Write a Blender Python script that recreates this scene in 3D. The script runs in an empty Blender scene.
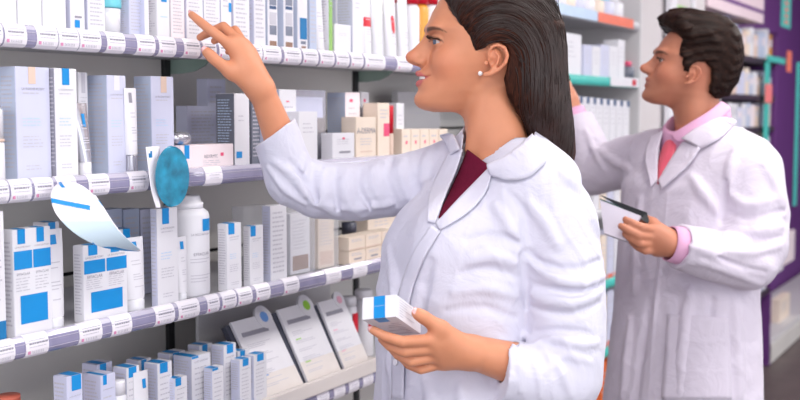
import bpy, bmesh, math, random
import numpy as np
from mathutils import Vector, Matrix

random.seed(7)
rng = np.random.default_rng(11)
scene = bpy.context.scene
COL = scene.collection

# ------------------------------------------------------------------ camera
FPX = 50.0 / 36.0 * 800.0
YAW = math.radians(30.0)
PITCH = math.radians(4.53)
CAM = np.array([0.0, 0.0, 1.48])
R0 = np.array([math.cos(YAW), math.sin(YAW), 0.0])
F0 = np.array([-math.sin(YAW), math.cos(YAW), 0.0])
Z0 = np.array([0.0, 0.0, 1.0])
FW = F0 * math.cos(PITCH) - Z0 * math.sin(PITCH)
UP = Z0 * math.cos(PITCH) + F0 * math.sin(PITCH)


def W(px, py, d):
    """point of the place seen at photo position (px, py) at distance d along the view axis"""
    return CAM + d * (FW + (px - 400.0) / FPX * R0 + (200.0 - py) / FPX * UP)


def proj(P):
    q = P - CAM
    d = q @ FW
    return 400.0 + FPX * (q @ R0) / d, 200.0 - FPX * (q @ UP) / d, d


def hit_x(px, py, xw):
    """where the line of sight meets the vertical plane x = xw -> (y, z)"""
    r = FW + (px - 400.0) / FPX * R0 + (200.0 - py) / FPX * UP
    t = (xw - CAM[0]) / r[0]
    p = CAM + r * t
    return p[1], p[2]


cam_d = bpy.data.cameras.new('camera')
cam = bpy.data.objects.new('camera', cam_d)
COL.objects.link(cam)
cam_d.lens = 50.0
cam_d.sensor_width = 36.0
cam.location = CAM
cam.rotation_euler = (math.radians(90) - PITCH, 0, YAW)
cam_d.dof.use_dof = True
cam_d.dof.focus_distance = 1.86
cam_d.dof.aperture_fstop = 4.5
cam_d.clip_start = 0.05
scene.camera = cam

# ------------------------------------------------------------------ materials


def lin(c):
    out = []
    for v in c:
        v = v / 255.0
        out.append(v / 12.92 if v <= 0.04045 else ((v + 0.055) / 1.055) ** 2.4)
    return tuple(out)


MATS = {}


def mat(name, rgb, rough=0.5, var=0.06, scale=18.0, bump=0.0, bscale=60.0, metal=0.0,
        emit=0.0, alpha=1.0, trans=0.0, spec=0.5, coat=0.0, sheen=0.0, sss=0.0):
    if name in MATS:
        return MATS[name]
    m = bpy.data.materials.new(name)
    m.use_nodes = True
    nt = m.node_tree
    b = nt.nodes['Principled BSDF']
    c = lin(rgb)
    tc = nt.nodes.new('ShaderNodeTexCoord')
    no = nt.nodes.new('ShaderNodeTexNoise')
    no.inputs['Scale'].default_value = scale
    no.inputs['Detail'].default_value = 4
    nt.links.new(tc.outputs['Object'], no.inputs['Vector'])
    cr = nt.nodes.new('ShaderNodeValToRGB')
    lo = tuple(max(0, v * (1 - var)) for v in c)
    hi = tuple(min(1, v * (1 + var)) for v in c)
    cr.color_ramp.elements[0].position = 0.3
    cr.color_ramp.elements[1].position = 0.7
    cr.color_ramp.elements[0].color = lo + (1,)
    cr.color_ramp.elements[1].color = hi + (1,)
    nt.links.new(no.outputs['Fac'], cr.inputs['Fac'])
    nt.links.new(cr.outputs['Color'], b.inputs['Base Color'])
    b.inputs['Roughness'].default_value = rough
    b.inputs['Metallic'].default_value = metal
    b.inputs['Specular IOR Level'].default_value = spec
    if alpha < 1:
        b.inputs['Alpha'].default_value = alpha
    if trans:
        b.inputs['Transmission Weight'].default_value = trans
        b.inputs['IOR'].default_value = 1.3
    if coat:
        b.inputs['Coat Weight'].default_value = coat
    if sheen:
        b.inputs['Sheen Weight'].default_value = sheen
    if sss:
        b.inputs['Subsurface Weight'].default_value = sss
        b.inputs['Subsurface Radius'].default_value = (0.012, 0.005, 0.003)
        b.inputs['Subsurface Scale'].default_value = 1.0
    if emit:
        b.inputs['Emission Color'].default_value = c + (1,)
        b.inputs['Emission Strength'].default_value = emit
    if bump:
        bn = nt.nodes.new('ShaderNodeTexNoise')
        bn.inputs['Scale'].default_value = bscale
        bn.inputs['Detail'].default_value = 3
        nt.links.new(tc.outputs['Object'], bn.inputs['Vector'])
        bp = nt.nodes.new('ShaderNodeBump')
        bp.inputs['Strength'].default_value = bump
        bp.inputs['Distance'].default_value = 0.004
        nt.links.new(bn.outputs['Fac'], bp.inputs['Height'])
        nt.links.new(bp.outputs['Normal'], b.inputs['Normal'])
    MATS[name] = m
    return m


# ------------------------------------------------------------------ mesh builder
class MB:
    """collects simple shapes with materials, then links them as one mesh object"""

    def __init__(s):
        s.v = []
        s.f = []
        s.m = []
        s.mats = []
        s.sm = []

    def mi(s, m):
        if m not in s.mats:
            s.mats.append(m)
        return s.mats.index(m)

    def add(s, vs, fs, m, smooth=False):
        o = len(s.v)
        s.v += [tuple(map(float, v)) for v in vs]
        k = s.mi(m)
        for f in fs:
            s.f.append([o + i for i in f])
            s.m.append(k)
            s.sm.append(smooth)

    def box(s, c, size, m, rot=0.0, bevel=0.0):
        sx, sy, sz = [v / 2 for v in size]
        b = min(bevel, sx * .9, sy * .9, sz * .9)
        cr, sr = math.cos(rot), math.sin(rot)
        def T(x, y, z):
            return (c[0] + x * cr - y * sr, c[1] + x * sr + y * cr, c[2] + z)
        if b <= 0:
            vs = [T(x, y, z) for x in (-sx, sx) for y in (-sy, sy) for z in (-sz, sz)]
            s.add(vs, [(0, 1, 3, 2), (4, 6, 7, 5), (0, 4, 5, 1), (2, 3, 7, 6), (0, 2, 6, 4), (1, 5, 7, 3)], m)
            return
        bm = bmesh.new()
        bmesh.ops.create_cube(bm, size=1)
        for v in bm.verts:
            v.co = Vector((v.co.x * 2 * sx, v.co.y * 2 * sy, v.co.z * 2 * sz))
        bmesh.ops.bevel(bm, geom=bm.edges[:], offset=b, segments=2, affect='EDGES')
        bm.verts.index_update()
        s.add([T(*v.co) for v in bm.verts], [[v.index for v in f.verts] for f in bm.faces], m)
        bm.free()

    def quad(s, a, b, c, d, m):
        s.add([a, b, c, d], [(0, 1, 2, 3)], m)

    def lathe(s, prof, m, c=(0, 0, 0), n=28, sy=1.0, smooth=True, cap=True):
        """prof: list of (r, z)"""
        vs = []
        for r, z in prof:
            for i in range(n):
                a = 2 * math.pi * i / n
                vs.append((c[0] + r * math.cos(a), c[1] + r * math.sin(a) * sy, c[2] + z))
        fs = []
        for j in range(len(prof) - 1):
            for i in range(n):
                k = (i + 1) % n
                fs.append((j * n + i, j * n + k, (j + 1) * n + k, (j + 1) * n + i))
        s.add(vs, fs, m, smooth)
        if cap:
            o = len(s.v) - len(vs)
            k = s.mi(m)
            s.f.append([o + i for i in range(n)][::-1]); s.m.append(k); s.sm.append(False)
            q = (len(prof) - 1) * n
            s.f.append([o + q + i for i in range(n)]); s.m.append(k); s.sm.append(False)

    def tube(s, pts, rad, m, n=8, smooth=True, up=(0, 0, 1)):
        pts = [Vector(p) for p in pts]
        if not isinstance(rad, (list, tuple)):
            rad = [rad] * len(pts)
        vs = []
        prev = None
        for i, p in enumerate(pts):
            t = (pts[min(i + 1, len(pts) - 1)] - pts[max(i - 1, 0)]).normalized()
            u = Vector(up) if prev is None else prev
            u = u - t * u.dot(t)
            if u.length < 1e-5:
                u = Vector((1, 0, 0)) - t * t.x
            u.normalize()
            prev = u
            w = t.cross(u)
            for k in range(n):
                a = 2 * math.pi * k / n
                vs.append(p + (u * math.cos(a) + w * math.sin(a)) * rad[i])
        fs = []
        for j in range(len(pts) - 1):
            for k in range(n):
                q = (k + 1) % n
                fs.append((j * n + k, j * n + q, (j + 1) * n + q, (j + 1) * n + k))
        fs.append(list(range(n))[::-1])
        fs.append([(len(pts) - 1) * n + k for k in range(n)])
        s.add(vs, fs, m, smooth)

    def build(s, name, parent=None, loc=(0, 0, 0), rz=0.0, **props):
        me = bpy.data.meshes.new(name)
        me.from_pydata(s.v, [], s.f)
        for m in s.mats:
            me.materials.append(m)
        me.polygons.foreach_set('material_index', s.m)
        me.polygons.foreach_set('use_smooth', s.sm)
        me.update()
        return link(name, me, parent, loc, rz, **props)


def link(name, me, parent=None, loc=(0, 0, 0), rz=0.0, **props):
    o = bpy.data.objects.new(name, me)
    COL.objects.link(o)
    if parent is not None:
        o.parent = parent
    o.location = loc
    o.rotation_euler = (0, 0, rz)
    for k, v in props.items():
        o[k] = v
    return o


def empty(name, loc, rz=0.0, **props):
    return link(name, None, None, loc, rz, **props)


def kids(o):
    return [c for c in COL.objects if c.parent == o]


def copy_tree(o, parent=None, ch=None):
    c = o.copy()
    COL.objects.link(c)
    if parent is not None:
        c.parent = parent
    for k in list(o.children):
        copy_tree(k, c)
    return c


_txt = {}


def text_geo(s):
    """outline of a line of lettering as mesh data, 1 unit high, centred"""
    if s in _txt:
        return _txt[s]
    cu = bpy.data.curves.new('lettering', 'FONT')
    cu.body = s
    cu.align_x = 'CENTER'
    cu.align_y = 'CENTER'
    cu.resolution_u = 2
    ob = bpy.data.objects.new('lettering', cu)
    COL.objects.link(ob)
    dg = bpy.context.evaluated_depsgraph_get()
    me = ob.evaluated_get(dg).to_mesh()
    v = [(p.co.x, p.co.y) for p in me.vertices]
    f = [list(p.vertices) for p in me.polygons]
    ob.evaluated_get(dg).to_mesh_clear()
    bpy.data.objects.remove(ob)
    bpy.data.curves.remove(cu)
    w = max(a for a, b in v) - min(a for a, b in v)
    _txt[s] = (v, f, w)
    return _txt[s]


# ------------------------------------------------------------------ implicit solids (smooth blends of tapered limbs)
class Frame:
    def __init__(s, o, fwd, left, up, sc=1.0):
        s.o = np.array(o, float)
        s.A = np.array([fwd, left, up], float)
        s.s = sc

    def loc(s, P):
        return ((P - s.o) @ s.A.T / s.s)

    def wor(s, p):
        return s.o + (np.array(p, float) * s.s) @ s.A

    def pitched(s, deg):
        a = math.radians(deg)
        f, l, u = s.A
        return Frame(s.o, f * math.cos(a) + u * math.sin(a), l, u * math.cos(a) - f * math.sin(a), s.s)


def cap(a, b, ra, rb):
    a = np.array(a, float); b = np.array(b, float); ba = b - a; L2 = max(ba @ ba, 1e-12)
    def d(P):
        q = P - a
        h = np.clip(q @ ba / L2, 0, 1)
        return np.linalg.norm(q - h[:, None] * ba, axis=1) - (ra + (rb - ra) * h)
    return d


def chain(pts, rs):
    """polyline limb as one primitive"""
    cs = [cap(pts[i], pts[i + 1], rs[i], rs[i + 1]) for i in range(len(pts) - 1)]
    def d(P):
        r = cs[0](P)
        for c in cs[1:]:
            r = np.minimum(r, c(P))
        return r
    return d


def ell(c, r, F=None):
    c = np.array(c, float); r = np.array(r, float)
    def d(P):
        q = (P - c)
        if F is not None:
            q = q @ F.T
        k0 = np.linalg.norm(q / r, axis=1)
        k1 = np.linalg.norm(q / (r * r), axis=1)
        return k0 * (k0 - 1.0) / np.maximum(k1, 1e-9)
    return d


def loft(fr, rings, e=2.0):
    """rings: (z, cx, cy, a_x, b_y) in the frame, ascending z"""
    rings = sorted(rings)
    z = np.array([r[0] for r in rings])
    V = np.array([r[1:] for r in rings])
    zs = np.linspace(z[0], z[-1], 160)
    # smooth interpolation
    T = []
    for k in range(4):
        y = np.interp(zs, z, V[:, k])
        ker = np.array([1, 2, 3, 2, 1.0]); ker /= ker.sum()
        yp = np.concatenate([[y[0]] * 2, y, [y[-1]] * 2])
        T.append(np.convolve(yp, ker, 'valid'))
    def d(P):
        q = fr.loc(P)
        cx, cy, a, b = [np.interp(q[:, 2], zs, t) for t in T]
        x = np.abs(q[:, 0] - cx) / a
        y = np.abs(q[:, 1] - cy) / b
        n = (x ** e + y ** e) ** (1.0 / e) + 1e-9
        g = np.sqrt(((x / n) ** (e - 1) / a) ** 2 + ((y / n) ** (e - 1) / b) ** 2)
        dr = (n - 1.0) / np.maximum(g, 1e-6)
        dz = np.maximum(z[0] - q[:, 2], q[:, 2] - z[-1])
        return (np.sqrt(np.maximum(dr, 0) ** 2 + np.maximum(dz, 0) ** 2) + np.minimum(np.maximum(dr, dz), 0)) * fr.s
    return d


def local(fr, prim):
    def d(P):
        return prim(fr.loc(P)) * fr.s
    return d


def poly2d(pts):
    pts = np.array(pts, float)
    def d(x, y):
        n = len(pts)
        P = np.stack([x, y], 1)
        best = np.full(len(x), 1e18)
        inside = np.zeros(len(x), bool)
        for i in range(n):
            a = pts[i]; b = pts[(i + 1) % n]
            e = b - a; w = P - a
            h = np.clip((w @ e) / max(e @ e, 1e-9), 0, 1)
            best = np.minimum(best, ((w - h[:, None] * e) ** 2).sum(1))
            c = ((a[1] > P[:, 1]) != (b[1] > P[:, 1]))
            if abs(e[1]) > 1e-12:
                xx = a[0] + (P[:, 1] - a[1]) * e[0] / e[1]
                inside ^= c & (P[:, 0] < xx)
        s = np.sqrt(best)
        return np.where(inside, -s, s)
    return d


def smin(a, b, k):
    if k <= 0:
        return np.minimum(a, b)
    h = np.maximum(k - np.abs(a - b), 0) / k
    return np.minimum(a, b) - h * h * k * 0.25


class Field:
    def __init__(s):
        s.ops = []      # (mode, prim, k)

    def add(s, prim, k=0.0):
        s.ops.append(('a', prim, k)); return s

    def sub(s, prim, k=0.0):
        s.ops.append(('s', prim, k)); return s

    def disp(s, fn, amp):
        """fn(P) moves the surface outwards; |fn| <= amp"""
        s.ops.append(('d', fn, amp)); return s

    def cut(s, prim, k=0.0):
        """keep only what lies inside prim"""
        s.ops.append(('c', prim, k)); return s

    def custom(s, fn):
        s.ops.append(('f', fn, 0)); return s

    def __call__(s, P, act=None):
        v = np.full(len(P), 1.0)
        for i, (m, f, k) in enumerate(s.ops):
            if act is not None and not act[i]:
                continue
            if m == 'a':
                v = smin(v, f(P), k)
            elif m == 's':
                v = -smin(-v, f(P), k)
            elif m == 'c':
                v = -smin(-v, -f(P), k)
            elif m == 'd':
                v = v - f(P)
            elif m == 'f':
                v = f(P, v)
        return v


def mesh_field(F, lo, hi, h, B=14):
    """surface-nets polygonisation, evaluated only in blocks near the surface"""
    lo = np.array(lo, float); hi = np.array(hi, float)
    nb = np.ceil((hi - lo) / (h * B)).astype(int)
    I = np.stack(np.meshgrid(*[np.arange(n) for n in nb], indexing='ij'), -1).reshape(-1, 3)
    C = lo + (I + 0.5) * B * h
    Rb = B * h * 0.5 * math.sqrt(3)
    vals = []
    # distance of every primitive at the block centres
    D = []
    for (m, f, k) in F.ops:
        if m == 'a' or m == 's' or m == 'c':
            D.append(f(C))
        else:
            D.append(np.zeros(len(C)))
    tot = F(C)
    keep = np.abs(tot) < Rb * 1.8 + 0.015
    idx = np.nonzero(keep)[0]
    n = B + 2
    g = np.arange(n) - 1
    G = np.stack(np.meshgrid(g, g, g, indexing='ij'), -1).reshape(-1, 3)
    NX, NY, NZ = [int(v) * B + 4 for v in nb]
    def key(c):
        return ((c[:, 0] + 1) * NY + (c[:, 1] + 1)) * NZ + (c[:, 2] + 1)
    VK, VP, Q = [], [], []
    corner = np.array([(i, j, k) for i in (0, 1) for j in (0, 1) for k in (0, 1)])
    edges = [(a, b) for a in range(8) for b in range(a + 1, 8) if np.abs(corner[a] - corner[b]).sum() == 1]
    for bi in idx:
        act = []
        for (m, f, k), dd in zip(F.ops, D):
            if m in 'as':
                act.append(dd[bi] < Rb * 1.8 + 2 * k + 0.015)
            elif m == 'c':
                act.append(dd[bi] > -(Rb * 1.8 + 2 * k + 0.015))
            else:
                act.append(True)
        base = I[bi] * B
        P = lo + (base + G) * h
        v = F(P, act).reshape(n, n, n)
        if v.min() > 0 or v.max() < 0:
            continue
        # cells: index c in 0..n-2 uses corners c, c+1 ; cell coords = base-1+c
        cv = np.stack([v[i:n - 1 + i, j:n - 1 + j, k:n - 1 + k] for i, j, k in corner], -1)
        neg = cv < 0
        mixed = neg.any(-1) & ~neg.all(-1)
        cells = np.argwhere(mixed)
        if len(cells) == 0:
            continue
        vv = cv[mixed]
        acc = np.zeros((len(vv), 3)); cnt = np.zeros(len(vv))
        for a, b in edges:
            va, vb = vv[:, a], vv[:, b]
            x = (va < 0) != (vb < 0)
            t = va[x] / (va[x] - vb[x])
            acc[x] += corner[a] + t[:, None] * (corner[b] - corner[a])
            cnt[x] += 1
        pos = acc / cnt[:, None]
        cc = cells - 1 + base
        VK.append(key(cc)); VP.append(lo + (cc + pos) * h)
        # faces for edges starting at grid points 0..B-1 of the block (array index 1..B)
        for ax in range(3):
            s0 = v[1:B + 1, 1:B + 1, 1:B + 1]
            sl = [slice(1, B + 1)] * 3
            sl[ax] = slice(2, B + 2)
            s1 = v[tuple(sl)]
            x = (s0 < 0) != (s1 < 0)
            e = np.argwhere(x)
            if len(e) == 0:
                continue
            inside = (s0[x] < 0)
            g0 = e + base
            u, w = (ax + 1) % 3, (ax + 2) % 3
            du = np.zeros(3, int); du[u] = 1
            dw = np.zeros(3, int); dw[w] = 1
            q = np.stack([key(g0 - du - dw), key(g0 - dw), key(g0), key(g0 - du)], 1)
            q[~inside] = q[~inside][:, ::-1]
            Q.append(q)
    VK = np.concatenate(VK); VP = np.concatenate(VP); Q = np.concatenate(Q)
    uk, first = np.unique(VK, return_index=True)
    VP = VP[first]
    Qi = np.searchsorted(uk, Q)
    Qi = np.clip(Qi, 0, len(uk) - 1)
    ok = (uk[Qi] == Q).all(1)
    Qi = Qi[ok]
    used = np.zeros(len(uk), bool); used[Qi.ravel()] = True
    remap = np.cumsum(used) - 1
    return VP[used], remap[Qi]


def relax(V, Q, it=1, lam=0.5):
    e = np.concatenate([Q[:, [0, 1]], Q[:, [1, 2]], Q[:, [2, 3]], Q[:, [3, 0]]])
    for _ in range(it):
        acc = np.zeros_like(V); cnt = np.zeros(len(V))
        for k in range(3):
            acc[:, k] += np.bincount(e[:, 0], V[e[:, 1], k], len(V)) + np.bincount(e[:, 1], V[e[:, 0], k], len(V))
        cnt = np.bincount(e[:, 0], minlength=len(V)) + np.bincount(e[:, 1], minlength=len(V))
        V = V + lam * (acc / np.maximum(cnt, 1)[:, None] - V)
    return V


def np_mesh(name, V, Q, mats, attrs=None, smooth=True):
    me = bpy.data.meshes.new(name)
    me.vertices.add(len(V))
    me.vertices.foreach_set('co', V.astype(np.float32).ravel())
    nq = Q.shape[1]
    me.loops.add(Q.size)
    me.loops.foreach_set('vertex_index', Q.astype(np.int32).ravel())
    me.polygons.add(len(Q))
    me.polygons.foreach_set('loop_start', np.arange(0, Q.size, nq, dtype=np.int32))
    me.polygons.foreach_set('loop_total', np.full(len(Q), nq, np.int32))
    me.update(calc_edges=True)
    me.validate()
    me.polygons.foreach_set('use_smooth', np.full(len(me.polygons), smooth))
    for m in mats:
        me.materials.append(m)
    for k, a in (attrs or {}).items():
        if a.shape[1] == 3:
            at = me.attributes.new(k, 'FLOAT_VECTOR', 'POINT')
            at.data.foreach_set('vector', a.astype(np.float32).ravel())
    return me


def solid(name, F, lo, hi, h, mats, parent=None, smooth_it=1, attrs_fn=None, **props):
    V, Q = mesh_field(F, lo, hi, h)
    if smooth_it:
        V = relax(V, Q, smooth_it)
    at = attrs_fn(V) if attrs_fn else None
    me = np_mesh(name, V, Q, mats, at)
    return link(name, me, parent, **props)


def march(F, px, py, d0=1.2, d1=4.0):
    """first point of a solid on the line of sight through (px, py)"""
    r = FW + (px - 400.0) / FPX * R0 + (200.0 - py) / FPX * UP
    t = d0
    for _ in range(200):
        p = CAM + r * t
        v = float(F(p[None])[0])
        if v < 0.0004:
            return p
        t += min(max(v * 0.7, 0.0008), 0.05)
        if t > d1:
            return None
    return p


def normal(F, p, e=0.003):
    q = np.array([p + [e, 0, 0], p - [e, 0, 0], p + [0, e, 0], p - [0, e, 0], p + [0, 0, e], p - [0, 0, e]])
    v = F(q)
    n = np.array([v[0] - v[1], v[2] - v[3], v[4] - v[5]])
    return n / (np.linalg.norm(n) + 1e-9)


def spline(pts, n):
    """Catmull-Rom through pts"""
    pts = np.array(pts, float)
    if len(pts) == 2:
        t = np.linspace(0, 1, n)[:, None]
        return pts[0] * (1 - t) + pts[1] * t
    P = np.concatenate([[2 * pts[0] - pts[1]], pts, [2 * pts[-1] - pts[-2]]])
    out = []
    for u in np.linspace(0, len(pts) - 1, n):
        i = min(int(u), len(pts) - 2); t = u - i
        a, b, c, d = P[i:i + 4]
        out.append(0.5 * ((2 * b) + (c - a) * t + (2 * a - 5 * b + 4 * c - d) * t * t + (3 * b - a - 3 * c + d) * t ** 3))
    return np.array(out)


def sines(P, seed, f, n=5):
    r = np.random.default_rng(seed)
    out = np.zeros(len(P))
    for _ in range(n):
        k = r.normal(size=3); k /= np.linalg.norm(k)
        out += np.sin(P @ k * f * r.uniform(.6, 1.4) + r.uniform(0, 6.28))
    return out / n
# ------------------------------------------------------------------ people
def skin_mat(name, rgb):
    m = bpy.data.materials.new(name)
    m.use_nodes = True
    nt = m.node_tree; b = nt.nodes['Principled BSDF']
    at = nt.nodes.new('ShaderNodeAttribute'); at.attribute_name = 'tone'
    tc = nt.nodes.new('ShaderNodeTexCoord')
    no = nt.nodes.new('ShaderNodeTexNoise'); no.inputs['Scale'].default_value = 35; no.inputs['Detail'].default_value = 5
    nt.links.new(tc.outputs['Object'], no.inputs['Vector'])
    ma = nt.nodes.new('ShaderNodeMapRange')
    ma.inputs['To Min'].default_value = 0.93; ma.inputs['To Max'].default_value = 1.06
    nt.links.new(no.outputs['Fac'], ma.inputs['Value'])
    vm = nt.nodes.new('ShaderNodeVectorMath'); vm.operation = 'SCALE'
    nt.links.new(at.outputs['Vector'], vm.inputs[0]); nt.links.new(ma.outputs['Result'], vm.inputs['Scale'])
    nt.links.new(vm.outputs['Vector'], b.inputs['Base Color'])
    b.inputs['Roughness'].default_value = 0.48
    b.inputs['Specular IOR Level'].default_value = 0.4
    b.inputs['Subsurface Weight'].default_value = 0.12
    b.inputs['Subsurface Radius'].default_value = (0.012, 0.005, 0.003)
    b.inputs['Subsurface Scale'].default_value = 1.0
    bp = nt.nodes.new('ShaderNodeBump'); bp.inputs['Strength'].default_value = 0.12; bp.inputs['Distance'].default_value = 0.001
    n2 = nt.nodes.new('ShaderNodeTexNoise'); n2.inputs['Scale'].default_value = 400
    nt.links.new(tc.outputs['Object'], n2.inputs['Vector'])
    nt.links.new(n2.outputs['Fac'], bp.inputs['Height']); nt.links.new(bp.outputs['Normal'], b.inputs['Normal'])
    return m


def hair_mat(name, dark, light):
    m = bpy.data.materials.new(name)
    m.use_nodes = True
    nt = m.node_tree; b = nt.nodes['Principled BSDF']
    at = nt.nodes.new('ShaderNodeAttribute'); at.attribute_name = 'flow'
    no = nt.nodes.new('ShaderNodeTexNoise'); no.inputs['Scale'].default_value = 1.0; no.inputs['Detail'].default_value = 6
    no.inputs['Roughness'].default_value = 0.7
    nt.links.new(at.outputs['Vector'], no.inputs['Vector'])
    cr = nt.nodes.new('ShaderNodeValToRGB')
    cr.color_ramp.elements[0].position = 0.40; cr.color_ramp.elements[1].position = 0.80
    cr.color_ramp.elements[0].color = lin(dark) + (1,); cr.color_ramp.elements[1].color = lin(light) + (1,)
    nt.links.new(no.outputs['Fac'], cr.inputs['Fac']); nt.links.new(cr.outputs['Color'], b.inputs['Base Color'])
    b.inputs['Roughness'].default_value = 0.46
    b.inputs['Specular IOR Level'].default_value = 0.10
    bp = nt.nodes.new('ShaderNodeBump'); bp.inputs['Strength'].default_value = 0.75; bp.inputs['Distance'].default_value = 0.0022
    nt.links.new(no.outputs['Fac'], bp.inputs['Height']); nt.links.new(bp.outputs['Normal'], b.inputs['Normal'])
    return m


def coat_mat(name, rgb):
    m = mat(name, rgb, rough=0.8, var=0.012, scale=9, sheen=0.15, spec=0.25)
    nt = m.node_tree; b = nt.nodes['Principled BSDF']
    tc = nt.nodes.new('ShaderNodeTexCoord')
    n1 = nt.nodes.new('ShaderNodeTexNoise'); n1.inputs['Scale'].default_value = 16; n1.inputs['Detail'].default_value = 4
    n1.inputs['Distortion'].default_value = 0.8
    n2 = nt.nodes.new('ShaderNodeTexNoise'); n2.inputs['Scale'].default_value = 420
    for n in (n1, n2):
        nt.links.new(tc.outputs['Object'], n.inputs['Vector'])
    b1 = nt.nodes.new('ShaderNodeBump'); b1.inputs['Strength'].default_value = 0.5; b1.inputs['Distance'].default_value = 0.014
    b2 = nt.nodes.new('ShaderNodeBump'); b2.inputs['Strength'].default_value = 0.15; b2.inputs['Distance'].default_value = 0.0006
    nt.links.new(n1.outputs['Fac'], b1.inputs['Height']); nt.links.new(n2.outputs['Fac'], b2.inputs['Height'])
    nt.links.new(b1.outputs['Normal'], b2.inputs['Normal']); nt.links.new(b2.outputs['Normal'], b.inputs['Normal'])
    return m


M_COATW = coat_mat('white_cotton', (212, 211, 225))
M_COATM = coat_mat('white_cotton_warm', (216, 208, 222))
M_EYE = mat('eye_white', (206, 196, 194), 0.15, 0.02)
M_IRIS = mat('iris_blue_grey', (78, 92, 112), 0.1, 0.2, scale=300)
M_IRISB = mat('iris_brown', (60, 40, 28), 0.1, 0.2, scale=300)
M_PUPIL = mat('pupil', (8, 8, 10), 0.05)
M_TEETH = mat('teeth', (244, 240, 234), 0.25, 0.02)
M_PEARL = mat('pearl', (246, 244, 242), 0.12, 0.02, coat=0.6)
M_BROW = mat('brow_hair', (52, 34, 26), 0.7, 0.2)
M_BURG = mat('burgundy_knit', (104, 16, 48), 0.85, 0.08, scale=200, bump=0.3, bscale=700, spec=0.2)
M_BUTTON = mat('shell_button', (240, 238, 244), 0.3, 0.03)
M_PINK = mat('pink_shirting', (226, 172, 206), 0.75, 0.04, bump=0.1, bscale=300)
M_TIE = mat('coral_silk', (222, 92, 112), 0.5, 0.06, bump=0.15, bscale=500)


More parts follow.
